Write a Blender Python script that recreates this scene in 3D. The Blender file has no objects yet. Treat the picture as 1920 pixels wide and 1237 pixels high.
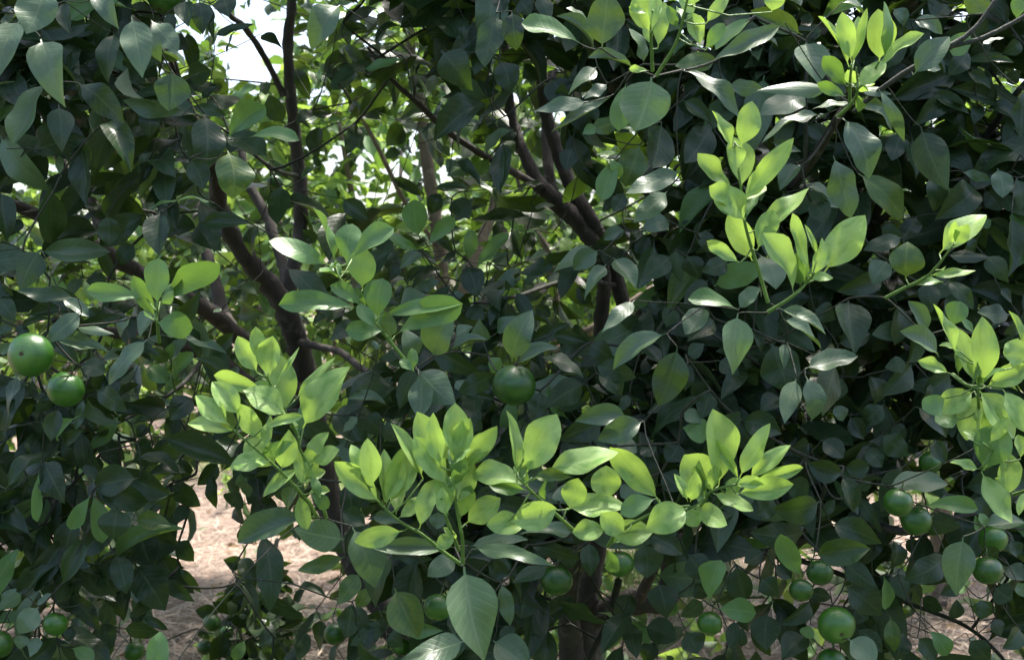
import bpy, math, random
import numpy as np
from mathutils import Vector, Matrix

random.seed(11); rng = np.random.default_rng(11)
R = math.radians
scene = bpy.context.scene
COL = scene.collection

# ------------------------------------------------------------------ camera
CAM_Z, FOC, PITCH = 1.35, 2400.0, math.atan(58.5/2400.0)      # focal length in photo pixels (1920 wide)
cam_data = bpy.data.cameras.new('camera'); cam = bpy.data.objects.new('camera', cam_data); COL.objects.link(cam)
cam.location = (0, 0, CAM_Z); cam.rotation_euler = (math.pi/2 - PITCH, 0, 0)
cam_data.sensor_width = 36; cam_data.lens = FOC/1920*36
cam_data.clip_start = 0.05; cam_data.clip_end = 600
cam_data.dof.use_dof = True; cam_data.dof.focus_distance = 1.5; cam_data.dof.aperture_fstop = 13
scene.camera = cam

# ------------------------------------------------------------------ light
SUN_EL, SUN_AZ = R(68), R(30)         # high, from behind the trees and a little to the right
world = bpy.data.worlds.new('World'); scene.world = world; world.use_nodes = True
wn = world.node_tree.nodes; wl = world.node_tree.links
sky = wn.new('ShaderNodeTexSky'); sky.sky_type = 'NISHITA'; sky.sun_disc = False
sky.sun_elevation = SUN_EL; sky.sun_rotation = SUN_AZ
sky.air_density = 1.0; sky.dust_density = 4.0; sky.ozone_density = 1.0
bg = wn['Background']; bg.inputs['Strength'].default_value = 0.15
wl.new(sky.outputs['Color'], bg.inputs['Color'])
sd = bpy.data.lights.new('sun', 'SUN'); sun = bpy.data.objects.new('sun', sd); COL.objects.link(sun)
sd.energy = 3.3; sd.angle = R(2.5); sd.color = (1.0, 0.955, 0.88)
S = Vector((math.cos(SUN_EL)*math.sin(SUN_AZ), math.cos(SUN_EL)*math.cos(SUN_AZ), math.sin(SUN_EL)))
sun.rotation_euler = S.to_track_quat('Z', 'Y').to_euler(); sun.location = S*30
vs = scene.view_settings
vs.view_transform = 'Standard'; vs.look = 'None'; vs.gamma = 1.0; vs.use_curve_mapping = False
vs.exposure = 1.64
scene.cycles.max_bounces = 8; scene.cycles.transmission_bounces = 6; scene.cycles.diffuse_bounces = 5
scene.cycles.use_denoising = True

# ------------------------------------------------------------------ pixel <-> place
CO = Vector((0, 0, CAM_Z)); FW = Vector((0, math.cos(PITCH), -math.sin(PITCH))); UPV = Vector((0, math.sin(PITCH), math.cos(PITCH))); RT = Vector((1, 0, 0))
def P(px, py, d):
    return CO + FW*d + RT*((px-960)/FOC*d) + UPV*((618.5-py)/FOC*d)
def proj(a):
    a = np.asarray(a, float) - np.array(CO)
    d = a @ np.array(FW)
    return 960 + (a @ np.array(RT))/d*FOC, 618.5 - (a @ np.array(UPV))/d*FOC, d

# ------------------------------------------------------------------ helpers
def link(name, mesh, parent=None, mats=None):
    o = bpy.data.objects.new(name, mesh); COL.objects.link(o)
    if parent is not None: o.parent = parent
    return o
def tag(o, label=None, cat=None, group=None, kind=None):
    if label: o['label'] = label
    if cat: o['category'] = cat
    if group: o['group'] = group
    if kind: o['kind'] = kind
    return o
def empty(name, loc):
    o = bpy.data.objects.new(name, None); COL.objects.link(o); o.location = loc; o.empty_display_size = .1
    return o
def child(name, mesh, root):
    """link a mesh given in world coordinates under a thing whose Empty stands at root.location"""
    o = link(name, mesh, root); o.matrix_parent_inverse = Matrix.Translation(-root.location) if root.type == 'EMPTY' else Matrix.Identity(4)
    return o
def mesh_np(name, V, F, mat, smooth=True, uv=None, tint=None):
    """V (n,3), F (m,4) quads or (m,3) triangles"""
    V = np.asarray(V, np.float32); F = np.asarray(F, np.int32); k = F.shape[1]
    me = bpy.data.meshes.new(name)
    me.vertices.add(len(V)); me.vertices.foreach_set('co', V.ravel())
    me.loops.add(F.size); me.loops.foreach_set('vertex_index', F.ravel())
    me.polygons.add(len(F)); me.polygons.foreach_set('loop_start', np.arange(0, F.size, k, dtype=np.int32))
    me.update(calc_edges=True)
    if smooth: me.polygons.foreach_set('use_smooth', np.ones(len(F), bool))
    if uv is not None:
        l = me.uv_layers.new(name='UVMap'); l.data.foreach_set('uv', np.asarray(uv, np.float32)[F.ravel()].ravel())
    if tint is not None:
        at = me.attributes.new('tint', 'FLOAT', 'POINT'); at.data.foreach_set('value', np.asarray(tint, np.float32))
    if mat is not None: me.materials.append(mat)
    me.validate(); return me
def catmull(pts, n=5):
    pts = [np.array(p, float) for p in pts]
    if len(pts) < 3: return [pts[0] + (pts[-1]-pts[0])*i/n for i in range(n+1)]
    q = [2*pts[0]-pts[1]] + pts + [2*pts[-1]-pts[-2]]; out = []
    for i in range(1, len(q)-2):
        for k in range(n):
            t = k/n; a, b, c, e = q[i-1], q[i], q[i+1], q[i+2]
            out.append(.5*((2*b)+(c-a)*t+(2*a-5*b+4*c-e)*t*t+(3*b-a-3*c+e)*t**3))
    out.append(pts[-1]); return out
class Tubes:
    def __init__(s): s.V = []; s.F = []; s.n = 0
    def add(s, pts, radii, sides=7, lump=0.0):
        pts = np.array(pts, float); m = len(pts)
        radii = np.interp(np.linspace(0, 1, m), np.linspace(0, 1, len(radii)), radii)
        T = np.gradient(pts, axis=0); T /= np.linalg.norm(T, axis=1)[:, None]+1e-9
        ref = np.array([.3, .9, .1]) if abs(T[0][1]) < .8 else np.array([.9, .1, .2])
        a = np.linspace(0, 2*math.pi, sides, endpoint=False)
        N1 = np.cross(T, ref); N1 /= np.linalg.norm(N1, axis=1)[:, None]+1e-9; N2 = np.cross(T, N1)
        rr = radii[:, None]*(1+lump*rng.normal(size=(m, sides)))
        ring = pts[:, None, :] + rr[..., None]*(np.cos(a)[None, :, None]*N1[:, None, :]+np.sin(a)[None, :, None]*N2[:, None, :])
        s.V.append(ring.reshape(-1, 3))
        i = np.arange(m-1)[:, None]*sides; j = np.arange(sides)[None, :]; j2 = (j+1) % sides
        s.F.append(np.stack([i+j, i+j2, i+sides+j2, i+sides+j], -1).reshape(-1, 4)+s.n); s.n += m*sides
        # end cap: last ring closed onto its first vertex pair
        c = s.n-sides
        for k in range(1, sides-1, 2): s.F.append(np.array([[c, c+k, c+k+1, c+min(k+2, sides-1)]]) if k+2 < sides else np.array([[c, c+k, c+k+1, c]]))
    def mesh(s, name, mat): return mesh_np(name, np.concatenate(s.V), np.concatenate([f for f in s.F if len(set(f[0])) == 4]), mat)

# ------------------------------------------------------------------ materials
def new_mat(name):
    m = bpy.data.materials.new(name); m.use_nodes = True; nt = m.node_tree; nt.nodes.clear()
    return m, nt.nodes, nt.links
def leaf_mat(name, dark, light, back, trans, tfac, rough, vein, veinfac, mottle=(0, 0, 0), mottle_amt=0.0, spec=.5, bump=.085):
    m, N, L = new_mat(name)
    out = N.new('ShaderNodeOutputMaterial'); pr = N.new('ShaderNodeBsdfPrincipled'); tr = N.new('ShaderNodeBsdfTranslucent'); mx = N.new('ShaderNodeMixShader')
    uv = N.new('ShaderNodeUVMap'); uv.uv_map = 'UVMap'
    oi = N.new('ShaderNodeObjectInfo'); at = N.new('ShaderNodeAttribute'); at.attribute_name = 'tint'
    ad = N.new('ShaderNodeMath'); ad.operation = 'ADD'; L.new(oi.outputs['Random'], ad.inputs[0]); L.new(at.outputs['Fac'], ad.inputs[1])
    fr = N.new('ShaderNodeMath'); fr.operation = 'FRACT'; L.new(ad.outputs[0], fr.inputs[0])
    sp = N.new('ShaderNodeSeparateXYZ'); L.new(uv.outputs[0], sp.inputs[0])
    def math_(op, a, b=None, c=None):
        n = N.new('ShaderNodeMath'); n.operation = op
        for i, v in enumerate((a, b, c)):
            if v is None: continue
            if isinstance(v, (int, float)): n.inputs[i].default_value = v
            else: L.new(v, n.inputs[i])
        return n.outputs[0]
    av = math_('ABSOLUTE', math_('SUBTRACT', sp.outputs[1], .5))              # 0 on the midrib, .5 at the edge
    mid = math_('SUBTRACT', 1.0, math_('SMOOTH_MIN', 1.0, math_('MULTIPLY', av, 19.0), .2))
    mid = math_('MAXIMUM', mid, 0.0)
    # side veins run forward from the midrib
    ph = math_('MULTIPLY', math_('SUBTRACT', sp.outputs[0], math_('MULTIPLY', av, .42)), 9.0*2*math.pi)
    sv = math_('POWER', math_('ABSOLUTE', math_('SINE', math_('MULTIPLY', ph, .5))), 14.0)
    off = N.new('ShaderNodeCombineXYZ'); L.new(math_('MULTIPLY', fr.outputs[0], 91.0), off.inputs[0]); L.new(math_('MULTIPLY', fr.outputs[0], 37.0), off.inputs[1])
    va = N.new('ShaderNodeVectorMath'); va.operation = 'ADD'; L.new(uv.outputs[0], va.inputs[0]); L.new(off.outputs[0], va.inputs[1])
    ns = N.new('ShaderNodeTexNoise'); ns.inputs['Scale'].default_value = 3.8; ns.inputs['Detail'].default_value = 3.0; L.new(va.outputs[0], ns.inputs['Vector'])
    n2 = N.new('ShaderNodeTexNoise'); n2.inputs['Scale'].default_value = 14.0; n2.inputs['Detail'].default_value = 2.0; L.new(va.outputs[0], n2.inputs['Vector'])
    def mixc(f, a, b):
        n = N.new('ShaderNodeMix'); n.data_type = 'RGBA'
        if isinstance(f, (int, float)): n.inputs[0].default_value = f
        else: L.new(f, n.inputs[0])
        for i, v in ((6, a), (7, b)):
            if isinstance(v, tuple): n.inputs[i].default_value = (*v, 1)
            else: L.new(v, n.inputs[i])
        return n.outputs[2]
    f0 = math_('ADD', math_('MULTIPLY', fr.outputs[0], .75), math_('MULTIPLY', math_('SUBTRACT', ns.outputs[0], .5), .9)); 
    cl = N.new('ShaderNodeClamp'); L.new(f0, cl.inputs[0])
    c = mixc(cl.outputs[0], dark, light)
    if mottle_amt:
        mm = N.new('ShaderNodeMapRange'); mm.inputs[1].default_value = .46; mm.inputs[2].default_value = .68; L.new(ns.outputs[0], mm.inputs[0])
        c = mixc(math_('MULTIPLY', mm.outputs[0], mottle_amt), c, mottle)
    vf = math_('MULTIPLY', math_('MAXIMUM', mid, math_('MULTIPLY', sv, .32)), veinfac)
    c = mixc(vf, c, vein)
    sp_ = N.new('ShaderNodeMapRange'); sp_.inputs[1].default_value = .66; sp_.inputs[2].default_value = .75; L.new(n2.outputs[0], sp_.inputs[0])
    c = mixc(math_('MULTIPLY', sp_.outputs[0], .25), c, (.16, .15, .08))       # small scars
    n4 = N.new('ShaderNodeTexNoise'); n4.inputs['Scale'].default_value = 2.2; n4.inputs['Detail'].default_value = 5; n4.inputs['Roughness'].default_value = .7; L.new(va.outputs[0], n4.inputs['Vector'])
    du = N.new('ShaderNodeMapRange'); du.inputs[1].default_value = .45; du.inputs[2].default_value = .8; du.inputs[4].default_value = .30; L.new(n4.outputs[0], du.inputs[0])
    c = mixc(du.outputs[0], c, mixc(.55, c, (.17, .165, .125)))                # film of dust in patches
    geo = N.new('ShaderNodeNewGeometry')
    c2 = mixc(geo.outputs['Backfacing'], c, mixc(.25, back, c))
    L.new(c2, pr.inputs['Base Color'])
    rg = math_('ADD', rough, math_('MULTIPLY', math_('SUBTRACT', n2.outputs[0], .5), .25))
    L.new(math_('ADD', rg, math_('MULTIPLY', geo.outputs['Backfacing'], .2)), pr.inputs['Roughness'])
    pr.inputs['Specular IOR Level'].default_value = spec
    bp = N.new('ShaderNodeBump'); bp.inputs['Strength'].default_value = bump; bp.inputs['Distance'].default_value = .004
    h = math_('ADD', math_('MULTIPLY', math_('MAXIMUM', mid, math_('MULTIPLY', sv, .6)), -1.0), math_('MULTIPLY', n2.outputs[0], .5))
    L.new(h, bp.inputs['Height']); L.new(bp.outputs[0], pr.inputs['Normal'])
    tc = mixc(vf, mixc(cl.outputs[0], tuple(x*.75 for x in trans), trans), tuple(x*.6 for x in trans)); L.new(tc, tr.inputs['Color'])
    mx.inputs[0].default_value = tfac; L.new(pr.outputs[0], mx.inputs[1]); L.new(tr.outputs[0], mx.inputs[2]); L.new(mx.outputs[0], out.inputs[0])
    return m
M = {}
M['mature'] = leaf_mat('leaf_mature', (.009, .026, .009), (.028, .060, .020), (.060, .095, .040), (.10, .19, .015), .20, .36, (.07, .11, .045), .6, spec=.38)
M['mid'] = leaf_mat('leaf_grey_green_lit', (.048, .098, .044), (.110, .175, .084), (.11, .15, .08), (.12, .21, .03), .22, .40, (.16, .21, .10), .55, spec=.6)  # younger mature leaves, with the lightness of sky light also put into the colour
M['pale'] = leaf_mat('leaf_pale', (.095, .165, .065), (.155, .235, .105), (.15, .20, .10), (.16, .28, .05), .25, .42, (.24, .31, .15), .7, spec=.5, bump=.10)
M['fresh'] = leaf_mat('leaf_fresh', (.085, .185, .055), (.150, .275, .085), (.15, .24, .09), (.20, .36, .04), .32, .40, (.22, .33, .10), .5)
M['young'] = leaf_mat('leaf_young', (.290, .450, .115), (.430, .590, .215), (.27, .40, .10), (.42, .62, .09), .40, .44, (.42, .56, .22), .45, (.115, .275, .05), .85, spec=.5)
M['old'] = leaf_mat('leaf_old', (.045, .105, .022), (.085, .145, .03), (.12, .16, .05), (.12, .19, .02), .26, .42, (.20, .25, .07), .5, (.17, .21, .03), .45)
def bark_mat(name, a, b, scale=60, rough=.85):
    m, N, L = new_mat(name)
    out = N.new('ShaderNodeOutputMaterial'); pr = N.new('ShaderNodeBsdfPrincipled'); L.new(pr.outputs[0], out.inputs[0])
    tc = N.new('ShaderNodeTexCoord'); mp = N.new('ShaderNodeMapping'); mp.inputs['Scale'].default_value = (1, 1, .35); L.new(tc.outputs['Object'], mp.inputs[0])
    n1 = N.new('ShaderNodeTexNoise'); n1.inputs['Scale'].default_value = scale; n1.inputs['Detail'].default_value = 6; n1.inputs['Roughness'].default_value = .65; L.new(mp.outputs[0], n1.inputs['Vector'])
    n2 = N.new('ShaderNodeTexNoise'); n2.inputs['Scale'].default_value = scale*.18; n2.inputs['Detail'].default_value = 3; L.new(tc.outputs['Object'], n2.inputs['Vector'])
    r = N.new('ShaderNodeValToRGB'); r.color_ramp.elements[0].position = .3; r.color_ramp.elements[0].color = (*a, 1); r.color_ramp.elements[1].position = .72; r.color_ramp.elements[1].color = (*b, 1)
    mx = N.new('ShaderNodeMix'); mx.data_type = 'FLOAT'; mx.inputs[0].default_value = .4; L.new(n1.outputs[0], mx.inputs[2]); L.new(n2.outputs[0], mx.inputs[3])
    L.new(mx.outputs[0], r.inputs[0]); pr.inputs['Roughness'].default_value = rough
    n3 = N.new('ShaderNodeTexNoise'); n3.inputs['Scale'].default_value = scale*.5; n3.inputs['Detail'].default_value = 4; L.new(tc.outputs['Object'], n3.inputs['Vector'])
    mr = N.new('ShaderNodeMapRange'); mr.inputs[1].default_value = .60; mr.inputs[2].default_value = .70; mr.inputs[4].default_value = .6; L.new(n3.outputs[0], mr.inputs[0])
    li = N.new('ShaderNodeMix'); li.data_type = 'RGBA'; L.new(mr.outputs[0], li.inputs[0]); L.new(r.outputs[0], li.inputs[6]); li.inputs[7].default_value = tuple(q*1.6+.02 for q in b)+(1,)
    L.new(li.outputs[2], pr.inputs['Base Color'])
    bp = N.new('ShaderNodeBump'); bp.inputs['Strength'].default_value = .9; bp.inputs['Distance'].default_value = .006; L.new(n1.outputs[0], bp.inputs['Height']); L.new(bp.outputs[0], pr.inputs['Normal'])
    return m
M['bark'] = bark_mat('bark_brown', (.023, .019, .016), (.074, .061, .052))
M['pale_bark'] = bark_mat('bark_pale', (.12, .085, .068), (.28, .215, .175))
M['twig'] = bark_mat('twig_bark', (.014, .017, .010), (.040, .042, .025), 90, .75)
M['green_stem'] = bark_mat('green_stem', (.07, .14, .03), (.15, .25, .05), 70, .5)
M['calyx'] = bark_mat('calyx_brown', (.10, .06, .03), (.22, .15, .08), 300, .8)
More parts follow.
